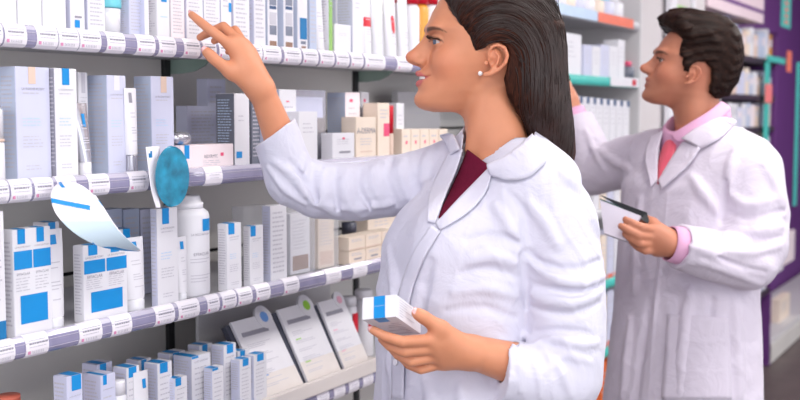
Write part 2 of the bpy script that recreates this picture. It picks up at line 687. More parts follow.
def head_prims(F, fr, male=False):
    L = lambda p: local(fr, p)
    # skull and face as two stacks of oval sections
    sk = [(.160, -.018, 0, .02, .016), (.152, -.020, 0, .052, .045), (.136, -.018, 0, .074, .060), (.117, -.010, 0, .089, .070),
          (.095, -.006, 0, .0985, .0745), (.077, -.004, 0, .1035, .0755), (.066, -.002, 0, .1045, .0750), (.055, -.004, 0, .1025, .0735),
          (.040, -.008, 0, .0985, .0715), (.020, -.010, 0, .0960, .0690), (.000, -.014, 0, .0880, .0650), (-.02, -.018, 0, .07, .058), (-.035, -.02, 0, .05, .05)]
    F.add(L(loft(Frame((0, 0, 0), (1, 0, 0), (0, 1, 0), (0, 0, 1)), sk, 2.15)), 0)
    jw = 1.06 if male else 1.0
    xs = lambda f, b, w: ((f + b) / 2, 0, (f - b) / 2, w * jw)
    jaw = [(.060,) + xs(.095, -.02, .066), (.040,) + xs(.091, -.02, .067), (.020,) + xs(.0975, -.018, .0665), (.000,) + xs(.102, -.014, .0640),
           (-.015,) + xs(.106, -.008, .0605), (-.030,) + xs(.110, -.002, .0555), (-.045,) + xs(.1165, .008, .0490),
           (-.055,) + xs(.1225, .018, .0430), (-.065,) + xs(.1225, .028, .0370), (-.072,) + xs(.117, .036, .031), (-.078,) + xs(.106, .040, .024), (-.081,) + xs(.090, .045, .014)]
    F.add(L(loft(Frame((0, 0, 0), (1, 0, 0), (0, 1, 0), (0, 0, 1)), jaw, 2.1)), .018)
    for s in (1, -1):
        F.add(L(ell((.072, s * .038, .006), (.026, .022, .022))), .02)            # cheek
        F.add(L(ell(((.094 if male else .0905), s * .028, .064), (.013, .019, .0085))), .016)          # brow ridge
    F.add(L(ell((.095, 0, -.022), (.0235, .027, .024))), .016)                    # mouth area
    F.add(L(ell((.106, 0, -.059), (.0165, .017, .014))), .012)                    # chin
    for s in (1, -1):
        F.sub(L(ell((.102, s * .037, .0405), (.018, .0185, .0115))), .012)
        F.add(L(ell((.0845, s * .0315, .0405), (.0135, .0150, .0135))), .006)
        F.sub(L(ell((.0945, s * .0340, .0393), (.0115, .0142, .0031))), .0015)
        F.sub(L(ell((.0845, s * .0315, .0405), (.0119, .0119, .0119))), .0)
        F.add(L(chain([(.1005, s * .019, .0470), (.0985, s * .030, .0492), (.0905, s * .041, .0470), (.083, s * .0465, .0435)], [.0012, .0017, .0016, .001])), .004)
    # nose
    nb = .0135 if male else .012
    F.add(L(chain([(.097, 0, .056), (.1025, 0, .046), (.1115, 0, .034), (.1205, 0, .0245), (.1285, 0, .0155)], [.0065, .0068, .0072, .0082, nb - .001])), .012)
    F.add(L(chain([(.088, 0, .060), (.0925, 0, .046), (.100, 0, .034), (.106, 0, .0245), (.108, 0, .0150)], [.0085, .0090, .0105, .0125, .0140])), .010)
    F.add(L(ell((.1278, 0, .0138), (.0112, .0100, .0085))), .006)
    for s in (1, -1):
        F.add(L(ell((.1135, s * .0105, .0065), (.0125, .0072, .0080))), .006)
    F.add(L(cap((.126, 0, .006), (.110, 0, .001), .0048, .0048)), .004)
    for s in (1, -1):
        F.sub(L(ell((.1195, s * .0092, .0006), (.0060, .0046, .0037))), .0015)
        F.sub(L(chain([(.1060, s * .0185, .0135), (.1030, s * .0180, .0060), (.1060, s * .0150, -.0010)], [.0012, .0018, .0012])), .004)
    # lips, slightly parted
    F.add(L(chain([(.1185, 0, -.0135), (.1145, .0115, -.0142), (.0995, .0255, -.0195)], [.0048, .0042, .0020])), .004)
    F.add(L(chain([(.1185, 0, -.0135), (.1145, -.0115, -.0142), (.0995, -.0255, -.0195)], [.0048, .0042, .0020])), .002)
    F.add(L(chain([(.1165, 0, -.0318), (.1120, .0115, -.0305), (.0995, .0250, -.0215)], [.0060, .0050, .0022])), .004)
    F.add(L(chain([(.1165, 0, -.0318), (.1120, -.0115, -.0305), (.0995, -.0250, -.0215)], [.0060, .0050, .0022])), .002)
    g = .0012 if male else .0031
    F.sub(L(chain([(.1240, 0, -.0220), (.1190, .0120, -.0218), (.1085, .0235, -.0212), (.098, .0320, -.0178)], [g, g, g * .7, .0009])), .002)
    F.sub(L(chain([(.1240, 0, -.0220), (.1190, -.0120, -.0218), (.1085, -.0235, -.0212), (.098, -.0320, -.0178)], [g, g, g * .7, .0009])), .002)
    if not male:
        F.sub(L(chain([(.116, 0, -.0220), (.111, .0120, -.0220), (.103, .021, -.0218)], [.0042, .0040, .0024])), .0015)
        F.sub(L(chain([(.116, 0, -.0220), (.111, -.0120, -.0220), (.103, -.021, -.0218)], [.0042, .0040, .0024])), .0015)
    # ears
    for s in (1, -1):
        def e(x, z, y):
            return ((485 - x) / 567 + (.022 if male else .0105), s * (.0685 + y), (66 - z) / 567)
        F.add(L(ell(e(494, 61, .005), (.0125, .0055, .0185))), .006)
        F.add(L(chain([e(488, 62, .006), e(487, 55, .009), e(490, 49.5, .011), (e(496, 47.8, .013)), e(502, 51, .016), e(504.5, 58, .018),
                       e(502.5, 65, .017), e(497, 71, .013), e(489, 75, .010), e(484, 76, .008)],
                      [.0022, .0028, .0030, .0032, .0033, .0034, .0034, .0036, .0048, .0046])), .004)
        F.sub(L(ell(e(490.5, 64.5, .013), (.0075, .0075, .0085))), .003)
        F.sub(L(chain([e(491, 54, .013), e(497, 52.5, .015), e(500, 58, .017), e(498.5, 64, .016)], [.0018, .0020, .0020, .0014])), .002)
        F.add(L(chain([e(494, 54, .011), e(497, 59, .0135), e(495, 66, .0125), e(490, 71, .010)], [.0022, .0026, .0026, .0026])), .003)
        F.add(L(ell(e(484.5, 65, .009), (.0042, .0028, .0050))), .003)
        F.sub(L(ell(e(487, 68.5, .012), (.0022, .004, .0022))), .002)


def hand_prims(F, wrist, wr, thumb, fingers, s=1.0):
    """wrist point, then thumb (base, knuckle, joint, tip) and four fingers (knuckle, joint, joint, tip)"""
    fr = [[.0098, .0090, .0080, .0066], [.0100, .0091, .0081, .0067], [.0096, .0086, .0077, .0063], [.0086, .0077, .0068, .0056]]
    for i, f in enumerate(fingers):
        base = wrist + (f[0] - wrist) * 0.12
        F.add(cap(base, f[0], .0150 * s if i in (1, 2) else .0145 * s, .0112 * s), .020)
    F.add(cap(wrist + (thumb[0] - wrist) * .2, thumb[1], .0165 * s, .0125 * s), .018)
    mid = (fingers[0][0] + thumb[1] + wrist) / 3
    F.add(cap(mid, (wrist + fingers[0][0]) / 2, .0135 * s, .0135 * s), .016)
    F.add(chain(list(thumb[1:]), [.0122 * s, .0105 * s, .0078 * s]), .010)
    F.add(cap(thumb[2] + (thumb[3] - thumb[2]) * .3, thumb[2] + (thumb[3] - thumb[2]) * .7, .0103 * s, .0095 * s), .004)
    for i, f in enumerate(fingers):
        F.add(chain(list(f), [r * s for r in fr[i]]), .0045)


def nail(mb, tip, prev, nrm, w, m, l=None):
    """a curved nail plate on the back of a finger tip"""
    t = tip - prev; t = t / np.linalg.norm(t)
    n = nrm - t * (nrm @ t); n = n / np.linalg.norm(n)
    b = np.cross(t, n)
    l = l or w * 1.35
    vs, fs = [], []
    N, Mn = 7, 8
    for j in range(Mn):
        v = j / (Mn - 1)
        for i in range(N):
            u = i / (N - 1) * 2 - 1
            ww = w * math.sqrt(max(0.05, 1 - (2 * v - 1) ** 4 * .8))
            p = tip + b * (u * ww) + t * ((v - .45) * 2 * l) + n * (w * 1.02 * math.cos(u * 1.05) - .5 * l * max(0, v - .5) ** 2)
            vs.append(p)
    for j in range(Mn - 1):
        for i in range(N - 1):
            fs.append((j * N + i, j * N + i + 1, (j + 1) * N + i + 1, (j + 1) * N + i))
    mb.add(vs, fs, m, True)


def ring(fr, py, d, a, b, L=None, c=None, th=34.0):
    """oval body section; L = photo column of its left outline, c = of its middle"""
    t = math.radians(th)
    if c is None:
        e = math.sqrt((b * math.cos(t)) ** 2 + (a * math.sin(t)) ** 2)
        c = L + e * FPX / d
    q = fr.loc(W(c, py, d)[None])[0]
    return (q[2], q[0], q[1], b, a)


def sleeve(pts, rs, cut_at, cut_dir, hollow):
    """a tapering tube of cloth, cut open at the cuff"""
    ch = chain(pts, rs)
    cd = np.array(cut_dir, float); cd /= np.linalg.norm(cd)
    ca = np.array(cut_at, float)
    hd = hollow
    def d(P):
        v = np.maximum(ch(P), (P - ca) @ cd)
        s = (P - ca) @ cd
        inner = np.maximum(hd(P), -(s + .035))
        return np.maximum(v, -inner)
    return d


def patch(name, field, left, right, off, m, parent=None, nu=26, nv=9, thick=.0022, offr=None, bulge=0.0, d0=1.2, d1=4.0, **props):
    """a strip of cloth laid on a solid: columns follow the left and right outlines"""
    A = spline(left, nu); B = spline(right, nu)
    offr = off if offr is None else offr
    G = np.zeros((nu, nv, 3)); last = None
    for i in range(nu):
        for j in range(nv):
            t = j / (nv - 1)
            q = A[i] * (1 - t) + B[i] * t
            p = march(field, q[0], q[1], d0, d1)
            if p is None:
                p = last if last is not None else W(q[0], q[1], 2)
            last = p
            n = normal(field, p, .006)
            G[i, j] = p + n * ((off * (1 - t) + offr * t) + bulge * math.sin(math.pi * t))
    for _ in range(2):
        H = G.copy()
        H[1:-1] = .5 * G[1:-1] + .25 * (G[:-2] + G[2:])
        G = H.copy()
        H[:, 1:-1] = .5 * G[:, 1:-1] + .25 * (G[:, :-2] + G[:, 2:])
        G = H
    mb = MB()
    mb.add(G.reshape(-1, 3), [(i * nv + j, i * nv + j + 1, (i + 1) * nv + j + 1, (i + 1) * nv + j) for i in range(nu - 1) for j in range(nv - 1)], m, True)
    o = mb.build(name, parent, **props)
    md = o.modifiers.new('thickness', 'SOLIDIFY'); md.thickness = thick; md.offset = 0
    return o


def folds(F, field, strokes, lift=.0):
    """creases and ridges of the cloth; each stroke = (points in the photo, radius, depth, k, 'a' or 's')"""
    out = []
    for pts, r, sink, k, mode in strokes:
        P = []
        for q in spline(pts, max(3, len(pts) * 2)):
            p = march(field, q[0], q[1])
            if p is None:
                continue
            n = normal(field, p, .006)
            P.append(p - n * sink * .35 if mode == 'a' else p + n * sink * .1)
        if len(P) < 2:
            continue
        N = len(P)
        rr = [r * (0.35 + 0.65 * math.sin(math.pi * (i + .5) / N)) for i in range(N)]
        out.append((mode, chain(P, rr), k * .6))
    for m, c, k in out:
        (F.add if m == 'a' else F.sub)(c, k)


def tone_fn(base, fr, lip, marks=(), male=False):
    base = np.array(lin(base)); lipc = np.array(lin(lip))
    def fn(V):
        n = len(V)
        col = np.tile(base, (n, 1))
        q = fr.loc(V)
        head = (np.abs(q) < .2).all(1)
        def blend(w, c):
            col[:] = col * (1 - w[:, None]) + np.array(c) * w[:, None]
        # warmer cheeks, nose and ears
        red = base * np.array([1.04, .80, .80])
        for c, r in (((.075, .045, .0), .022), ((.075, -.045, .0), .022), ((.133, 0, .013), .012), ((-.02, .085, .01), .022)):
            w = np.exp(-((q - np.array(c)) ** 2).sum(1) / (2 * r * r)) * .55
            blend(w * head, red)
        up = np.minimum(chain([(.1215, 0, -.0148), (.1180, .0115, -.0152), (.1045, .0245, -.0210)], [.0042, .0040, .0018])(q),
                        chain([(.1215, 0, -.0148), (.1180, -.0115, -.0152), (.1045, -.0245, -.0210)], [.0042, .0040, .0018])(q))
        lo = np.minimum(chain([(.1205, 0, -.0305), (.1165, .0115, -.0300), (.1045, .0230, -.0235)], [.0052, .0046, .0020])(q),
                        chain([(.1205, 0, -.0305), (.1165, -.0115, -.0300), (.1045, -.0230, -.0235)], [.0052, .0046, .0020])(q))
        w = np.clip(1 - np.minimum(up, lo) / .0018, 0, 1) * head
        blend(w * (.55 if male else .9), lipc)
        # lash line
        ll = np.minimum(chain([(.0995, .0200, .0455), (.0975, .0300, .0475), (.0900, .0410, .0450), (.083, .047, .0415)], [.0006] * 4)(q),
                        chain([(.0995, -.0200, .0455), (.0975, -.0300, .0475), (.0900, -.0410, .0450), (.083, -.047, .0415)], [.0006] * 4)(q))
        blend(np.clip(1 - ll / .0022, 0, 1) * head * (.5 if male else .75), np.array(lin((60, 38, 34))))
        # brows and lash line follow the side of the face
        xz = q[:, [0, 2]]
        def stroke(pts, rads, soft):
            P_ = spline(pts, 17); R_ = np.interp(np.linspace(0, 1, 17), np.linspace(0, 1, len(rads)), rads)
            w_ = np.zeros(n)
            for c_, r_ in zip(P_, R_):
                w_ = np.maximum(w_, np.clip((r_ - np.linalg.norm(xz - c_, axis=1)) / soft + .5, 0, 1))
            return w_ * (np.abs(q[:, 1]) > .011) * head
        k_ = 1.35 if male else 1.0
        blend(stroke([(.108, .0580), (.1045, .0608), (.0975, .0622), (.088, .0605), (.0765, .0555)], [.0034 * k_, .0036 * k_, .0030 * k_, .0022 * k_, .0009], .0018) * .85, np.array(lin((56, 34, 27))))
        blend(stroke([(.1005, .0425), (.0950, .0445), (.0885, .0435), (.0800, .0385)], [.0012, .0014, .0013, .0006], .0012) * (.6 if male else .9), np.array(lin((38, 22, 20))))
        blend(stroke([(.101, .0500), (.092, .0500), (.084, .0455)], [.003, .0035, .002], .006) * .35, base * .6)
        if male:
            jaw = np.clip((-.004 - q[:, 2]) / .02, 0, 1) * np.clip((q[:, 0] + .01) / .03, 0, 1) * (q[:, 2] > -.13)
            blend(jaw * head * .30, base * .55)
        return {'tone': col}
    return fn


def eyes(fr, parent, iris, gaze):
    for s in (1, -1):
        g = np.array(gaze, float); g /= np.linalg.norm(g)
        c = np.array((.0845, s * .0315, .0405)); r = .0117
        mb = MB()
        # rotationally symmetric ball around the gaze axis, with iris and pupil zones
        u = np.cross(g, (0, 0, 1)); u /= np.linalg.norm(u); w = np.cross(u, g)
        prof = []
        for k in range(17):
            a = math.pi * k / 16 * .999 + .0005
            prof.append(a)
        n = 24
        vs = [c + (g * math.cos(a) + (u * math.cos(t) + w * math.sin(t)) * math.sin(a)) * (r + (.0006 if a < .45 else 0))
              for a in prof for t in [2 * math.pi * i / n for i in range(n)]]
        vs = [fr.wor(v) for v in vs]
        for j in range(16):
            m = M_PUPIL if prof[j] < .19 else (iris if prof[j] < .62 else M_EYE)
            o = [(j * n + i, (j + 1) * n + i, (j + 1) * n + (i + 1) % n, j * n + (i + 1) % n) for i in range(n)]
            if j == 0:
                mb.add(vs, o, m, True); base = len(mb.v) - len(vs)
            else:
                k = mb.mi(m)
                for f in o:
                    mb.f.append([base + q for q in f]); mb.m.append(k); mb.sm.append(True)
        mb.build('eye', parent)


def brows_lashes(fr, parent, male=False, F=None):
    r = random.Random(3)
    def out_(w):
        for _ in range(5):
            v = float(F(w[None])[0])
            w = w - normal(F, w, .002) * (v - .0005)
        return w
    for s in (1, -1):
        mb = MB()
        lid = spline([(.0995, s * .0200, .0445), (.0985, s * .0300, .0458), (.0915, s * .0410, .0435), (.0840, s * .047, .0405)], 40)
        n = 26 if not male else 14
        for i in range(n):
            p = lid[int(i / n * 39)]
            out = np.array([.8 - .5 * i / n, s * (.1 + .6 * i / n), .25])
            out /= np.linalg.norm(out)
            ln = .0085 if not male else .005
            mb.tube([fr.wor(p), fr.wor(p + out * ln * .5), fr.wor(p + out * ln + np.array([0, 0, ln * .3]))], [.0005, .0004, .0002], M_BROW, 4)
        mb.build('eyelashes', parent)


def crumple(P, seed, amp):
    """soft ridges wandering over the cloth, flat between them"""
    w = np.stack([sines(P, seed + 1, 16, 3), sines(P, seed + 2, 16, 3), sines(P, seed + 3, 16, 3)], 1) * .035
    Q = (P + w) * np.array([1, 1, .75])
    a = 1 - np.abs(sines(Q, seed + 4, 42, 4)) * 3.2
    b = 1 - np.abs(sines(Q, seed + 5, 75, 4)) * 3.6
    m = .5 + .5 * np.clip(sines(P, seed + 6, 12, 3) * 2.5, -1, 1)
    return amp * (np.maximum(a, 0) ** 1.5 * .7 * m + np.maximum(b, 0) ** 1.5 * .4 * (1 - .6 * m)) - amp * .25


# ================= woman
def build_woman():
    ps = math.radians(5)
    fwd = -R0 * math.cos(ps) - F0 * math.sin(ps)
    left = np.cross(Z0, fwd)
    O = W(485, 66, 1.96)
    hf = Frame(O, fwd, left, Z0)
    th = math.radians(34)
    bfw = -R0 * math.cos(th) - F0 * math.sin(th)
    bl = np.cross(Z0, bfw)
    bo = W(480, 300, 1.95); bo[2] = 0
    bf = Frame(bo, bfw, bl, Z0)
    F = Field()
    head_prims(F, hf)
    neck0 = W(489, 92, 1.965); neck1 = W(499, 150, 1.965); neck2 = W(503, 185, 1.965)
    F.add(chain([neck0, neck1, neck2], [.050, .0545, .075]), .022)
    F.add(cap(W(489, 84, 1.93), W(470, 150, 1.945), .012, .008), .018)     # neck muscle
    # trunk, hips and legs under the coat
    shN = W(545, 188, 1.868); shF = W(458, 168, 2.07)
    F.add(cap(shN, shF, .034, .034), .03)
    trunk = [ring(bf, 165, 1.96, .11, .06, c=505), ring(bf, 200, 1.96, .125, .080, c=492), ring(bf, 260, 1.97, .11, .075, c=465), ring(bf, 330, 1.97, .10, .07, c=458),
             ring(bf, 400, 1.95, .14, .1, c=470), ring(bf, 470, 1.95, .15, .11, c=470), ring(bf, 520, 1.95, .14, .10, c=470)]
    F.add(loft(bf, trunk), .02)
    hip = bf.loc(W(470, 470, 1.95)[None])[0]
    for s in (1, -1):
        h0 = bf.wor((hip[0], hip[1] + s * .08, .84)); kn = bf.wor((hip[0] + .01, hip[1] + s * .075, .47)); an = bf.wor((hip[0] - .01, hip[1] + s * .07, .085))
        F.add(chain([h0, kn, an], [.08, .052, .034]), .02)
        F.add(cap(bf.wor((hip[0] - .02, hip[1] + s * .07, .045)), bf.wor((hip[0] + .13, hip[1] + s * .075, .03)), .032, .024), .02)
    # far (right) arm reaching up to the shelf
    elF = W(297, 182, 2.05); wrF = W(264, 96, 1.985)
    F.add(chain([shF, W(380, 190, 2.075), elF], [.034, .034, .032]), .02)
    F.add(chain([elF, elF * .45 + wrF * .55, wrF], [.030, .0295, .0235]), .02)
    ht = [W(252, 88, 1.97), W(231, 72, 1.957), W(214.5, 59.5, 1.945), W(206, 51, 1.94)]
    hfing = [[W(229, 44, 1.955), W(209.5, 29.5, 1.95), W(198, 20, 1.953), W(191.5, 14.5, 1.957)],
             [W(237.5, 41, 1.968), W(223.5, 26.5, 1.978), W(207, 33.5, 1.987), W(200, 37.5, 1.987)],
             [W(244.5, 46, 1.980), W(235, 30, 1.994), W(222, 37, 2.002), W(214, 41, 2.002)],
             [W(250, 55, 1.990), W(243.5, 42, 2.004), W(234, 48, 2.012), W(228, 52, 2.012)]]
    hand_prims(F, W(262, 91, 1.98), .02, ht, hfing, .97)
    # near (left) arm holding the carton
    elN = W(574, 380, 1.83); wrN = W(476, 353, 1.755)
    F.add(chain([shN, elN], [.036, .036]), .02)
    F.add(chain([elN, elN * .4 + wrN * .6, wrN], [.038, .0345, .0275]), .02)
    lt = [W(459, 345, 1.735), W(441, 329, 1.716), W(425.5, 318.5, 1.705), W(416.5, 313, 1.700)]
    lf = [[W(432, 340, 1.715), W(401, 341.5, 1.690), W(384, 336, 1.688), W(373, 330, 1.692)],
          [W(435, 348, 1.724), W(404, 351.5, 1.702), W(390, 346, 1.704), W(382, 339, 1.712)],
          [W(439, 356, 1.734), W(411, 361.5, 1.717), W(398, 355, 1.722), W(391, 348, 1.732)],
          [W(444, 363, 1.744), W(421, 369.5, 1.735), W(408.5, 365, 1.742), W(402, 359, 1.750)]]
    hand_prims(F, W(473, 353, 1.752), .02, lt, lf, 1.0)

    tf = tone_fn((211, 143, 108), hf, (198, 104, 104))
    lo = np.array([-1.45, 1.15, -.002]); hi = np.array([-.35, 2.35, 1.70])
    root = solid('person', F, lo, hi, .0022, [skin_mat('skin_fair', (222, 160, 128))], None, 1, tf,
                 label='nearer person in a white coat and burgundy top, one arm reaching up to the shelf', category='person')
    eyes(hf, root, M_IRIS, (1, .12, -.02))
    brows_lashes(hf, root, False, F)
    # teeth
    mb = MB()
    for k in range(-5, 6):
        a = k * .19
        x, y = .094 + .0205 * math.cos(a), .0235 * math.sin(a)
        pts = []
        for zz in (-.0165, -.0235):
            for (dx, dy) in ((.0015, -.0021), (.0022, 0), (.0015, .0021), (-.002, .0021), (-.002, -.0021)):
                ca, sa = math.cos(a), math.sin(a)
                pts.append(hf.wor((x + dx * ca - dy * sa, y + dx * sa + dy * ca, zz)))
        mb.add(pts, [(0, 1, 6, 5), (1, 2, 7, 6), (2, 3, 8, 7), (3, 4, 9, 8), (4, 0, 5, 9), (5, 6, 7, 8, 9), (4, 3, 2, 1, 0)], M_TEETH)
    mb.build('teeth', root)
    # nails
    M_NAIL = mat('nail_polish', (232, 178, 178), 0.15, 0.03, coat=.6)
    toc = lambda p: (CAM - p) / np.linalg.norm(CAM - p)
    mb = MB(); nail(mb, ht[3], ht[2], toc(ht[3]) + R0 * -.2, .0062, M_NAIL); mb.build('fingernail', root)
    mb = MB(); nail(mb, hfing[0][3], hfing[0][2], toc(ht[3]) + UP * 1.4 + R0 * .6, .0052, M_NAIL); mb.build('fingernail', root)
    mb = MB(); nail(mb, lt[3], lt[2], toc(lt[3]) + UP * .75, .0066, M_NAIL); mb.build('fingernail', root)
    mb = MB(); nail(mb, lf[0][3], lf[0][2], toc(lf[0][3]) * 1.0 - UP * .3 - R0 * .3, .0052, M_NAIL); mb.build('fingernail', root)
    # pearl stud
    pe = march(F, 480.3, 73.4, 1.6, 2.2)
    mb = MB()
    mb.lathe([(.0001, -.0042)] + [(.0042 * math.cos(a), .0042 * math.sin(a)) for a in np.linspace(-1.4, 1.4, 9)] + [(.0001, .0042)], M_PEARL, pe + toc(pe) * .003, 18)
    mb.build('pearl_earring', root, label='white pearl stud earring')

    # ---------------- coat
    C = Field()
    rings = [ring(bf, 127, 1.965, .058, .050, c=500), ring(bf, 140, 1.965, .085, .062, c=503), ring(bf, 152, 1.965, .125, .072, c=507), ring(bf, 168, 1.96, .150, .092, c=505),
             ring(bf, 190, 1.955, .158, .108, c=497), ring(bf, 215, 1.95, .162, .116, L=408), ring(bf, 245, 1.945, .164, .128, L=387), ring(bf, 285, 1.94, .158, .130, L=378),
             ring(bf, 330, 1.94, .155, .128, L=377), ring(bf, 380, 1.94, .165, .135, L=377), ring(bf, 440, 1.95, .19, .15, L=372), ring(bf, 560, 1.95, .205, .165, L=365),
             ring(bf, 760, 1.95, .22, .18, L=360)]
    C.add(loft(bf, rings, 2.1), 0)
    b1 = bf.loc(W(425, 238, 1.86)[None])[0]; b2 = bf.loc(W(425, 238, 2.0)[None])[0]
    C.add(ell(W(447, 240, 1.875), (.062, .07, .066)), .05)
    C.add(ell(W(428, 238, 1.965), (.060, .055, .064)), .05)
    # shoulders
    C.add(cap(W(500, 160, 1.95), W(541, 186, 1.872), .054, .056), .05)
    C.add(cap(W(494, 158, 1.98), W(460, 166, 2.06), .052, .052), .05)
    armN = chain([elN, wrN], [.0365, .0325])
    cutN = W(499.5, 368, 1.775); dN = -R0 * .95 + UP * .12 - FW * .22
    slN = [W(543, 196, 1.868), W(559, 228, 1.855), W(565, 280, 1.84), W(567, 335, 1.83), W(563, 378, 1.82), W(535, 380, 1.80), W(480, 367, 1.765)]
    C.add(sleeve(slN, [.057, .065, .067, .065, .064, .059, .049], cutN, dN, armN), .012)
    armF = chain([elF, wrF], [.0335, .0285])
    cutF = W(274.5, 132.5, 2.01); dF = -R0 * .58 + UP * .80 - FW * .15
    slF = [W(456, 172, 2.07), W(415, 182, 2.08), W(360, 192, 2.07), W(318, 190, 2.06), W(292, 180, 2.05), W(283, 155, 2.03), W(268, 112, 2.0)]
    C.add(sleeve(slF, [.062, .058, .054, .053, .050, .045, .042], cutF, dF, armF), .02)
    base = Field(); base.ops = list(C.ops)
    S = []
    a = S.append
    # near sleeve: creases over the elbow, long folds from the shoulder
    for pts, r, s, k in [
        ([(531, 262), (550, 276), (580, 284), (604, 276)], .010, .006, .016), ([(528, 292), (548, 300), (575, 302), (600, 292)], .010, .006, .016),
        
        ([(532, 345), (556, 338), (580, 345), (598, 342)], .009, .005, .014), ([(524, 335), (545, 352), (562, 372), (570, 395)], .009, .005, .014),
        ([(545, 372), (562, 355), (590, 362)], .008, .005, .012), ([(530, 205), (545, 222), (558, 246)], .010, .006, .02),
        ([(560, 170), (580, 190), (592, 215), (598, 232)], .012, .008, .02), ([(513, 345), (520, 365), (520, 392)], .006, .003, .008),
        ([(530, 355), (538, 375), (540, 398)], .006, .003, .008)]:
        a((pts, r, s, k, 'a'))
    for pts, r, s, k in [
        ([(528, 252), (545, 265), (575, 270), (602, 260)], .007, .003, .012), ([(528, 282), (550, 290), (580, 293), (603, 284)], .006, .002, .010),
        ([(530, 306), (555, 314), (580, 313), (600, 303)], .006, .002, .010), ([(535, 332), (560, 331), (590, 333)], .006, .003, .010),
        ([(524, 222), (522, 250), (526, 290), (527, 308)], .006, .003, .012), ([(508, 192), (524, 212), (530, 240)], .006, .003, .012)]:
        a((pts, r, s, k, 's'))
    # far sleeve
    for pts, r, s, k in [
        ([(330, 160), (322, 180), (326, 205), (340, 218)], .008, .004, .014), ([(352, 162), (344, 182), (350, 204), (362, 216)], .009, .005, .014),
        ([(305, 156), (300, 175), (303, 195)], .008, .004, .012), ([(378, 158), (372, 180), (385, 205)], .009, .005, .016),
        ([(275, 162), (292, 175), (315, 200), (338, 214)], .009, .005, .014), ([(405, 152), (400, 172), (408, 196)], .009, .005, .016),
        ([(430, 150), (424, 170), (426, 192)], .009, .004, .018), ([(268, 168), (285, 190), (305, 204)], .007, .003, .012),
        ([(312, 202), (350, 208), (395, 203)], .008, .004, .014)]:
        a((pts, r, s, k, 'a'))
    for pts, r, s, k in [
        ([(340, 160), (334, 182), (338, 208)], .006, .003, .010), ([(316, 158), (312, 180), (316, 202)], .006, .003, .010),
        ([(365, 160), (358, 185), (370, 208)], .006, .003, .010), ([(392, 156), (387, 180), (398, 205)], .006, .003, .012),
        ([(290, 160), (305, 182), (322, 205)], .005, .002, .009),
        ([(440, 170), (430, 184), (424, 194)], .006, .003, .012)]:
        a((pts, r, s, k, 's'))
    # body: placket, dart seam, pull folds at the waist
    for pts, r, s, k in [
        ([(434, 228), (418, 250), (405, 285), (400, 330), (399, 396)], .0040, .0030, .003), ([(473, 214), (461, 250), (449, 300)], .0028, .0018, .003),
        ([(470, 262), (492, 256), (515, 262)], .010, .008, .02), ([(455, 292), (485, 288), (515, 296)], .010, .008, .02),
        ([(495, 205), (510, 228), (518, 250)], .009, .007, .018), ([(388, 250), (395, 290), (390, 340), (392, 395)], .010, .008, .02),
        ([(460, 385), (462, 395), (464, 420)], .009, .007, .016), ([(425, 380), (430, 400), (432, 430)], .009, .007, .018)]:
        a((pts, r, s, k, 'a'))
    for pts, r, s, k in [
        ([(462, 274), (490, 270), (520, 278)], .006, .004, .016), ([(468, 240), (495, 236), (519, 244)], .006, .004, .016),
        ([(430, 262), (424, 290), (420, 318)], .007, .005, .02), ([(446, 310), (480, 308), (515, 318)], .006, .004, .016)]:
        a((pts, r, s, k, 's'))
    folds(C, base, S)
    C.disp(lambda P: crumple(P, 5, .0038), .005)
    vp = poly2d([(466, 120), (462, 150), (455, 172), (445, 197), (436.5, 223), (452, 206), (472, 187), (491, 167), (510, 158), (534, 136), (540, 100)])
    nk = cap(W(494, 90, 1.965), W(499, 150, 1.965), .054, .062)
    def vcut(P, v):
        x, y, d = proj(P)
        p = poly2d_cached(x, y) * d / FPX
        front = np.maximum(p, -(base_shift(P) + .022))
        front = np.maximum(front, d - 2.02)
        return np.maximum(np.maximum(v, -front), -np.maximum(nk(P) - .0015, W(0, 172, 1.96)[2] - P[:, 2]))
    poly2d_cached = vp
    base_shift = base
    C.custom(vcut)
    hem = .56
    C.cut(lambda P: np.maximum(hem - P[:, 2], -1), 0)
    coat = solid('lab_coat', C, [-1.42, 1.15, hem - .02], [-.38, 2.35, 1.52], .0028, [M_COATW], root, 1)
    # collar and lapels, shirt under it
    patch('blouse', base, [(463, 148), (455, 168), (444, 194), (433, 222)], [(492, 166), (478, 186), (458, 206), (440, 226)], -.010, M_BURG, root, 26, 12, .003,
          label='burgundy knitted top showing in the neckline')
    patch('lapel', base, [(491, 167.5), (472, 187), (453, 206), (436, 224.5)], [(493, 176.5), (487, 194), (470, 213), (441, 231)], .003, M_COATW, root, offr=.0065)
    patch('lapel', base, [(464, 150), (457, 172), (446, 197), (435.5, 224)], [(452, 154), (441, 174), (431, 197), (429, 223)], .003, M_COATW, root, offr=.0060)
    patch('collar', base, [(490, 168), (507, 160), (520, 150), (531, 139)], [(492.5, 177), (510, 182), (530, 178), (546, 164)], .010, M_COATW, root, 22, 9, offr=.006, bulge=.004)
    patch('collar', base, [(464, 151), (461, 142), (456, 134)], [(453, 157), (449, 147), (441, 139)], .010, M_COATW, root, 14, 7, offr=.005, bulge=.002)
    patch('placket', base, [(432, 226), (413, 257), (400, 298), (395, 345), (394, 399)], [(441, 232), (424, 262), (412, 300), (407, 345), (406, 399)], .0045, M_COATW, coat, 40, 7, offr=.0058)
    pc = march(C, 399, 362)
    nc = normal(base, pc)
    mb = MB(); bx = np.cross(nc, Z0); bx /= np.linalg.norm(bx); bz = np.cross(bx, nc)
    vs = [pc + nc * (h + .006) + (bx * math.cos(t) + bz * math.sin(t)) * r for r, h in ((.0055, .001), (.0055, .0028), (.0045, .0036), (.003, .003), (.0003, .003)) for t in np.linspace(0, 2 * math.pi, 16, endpoint=False)]
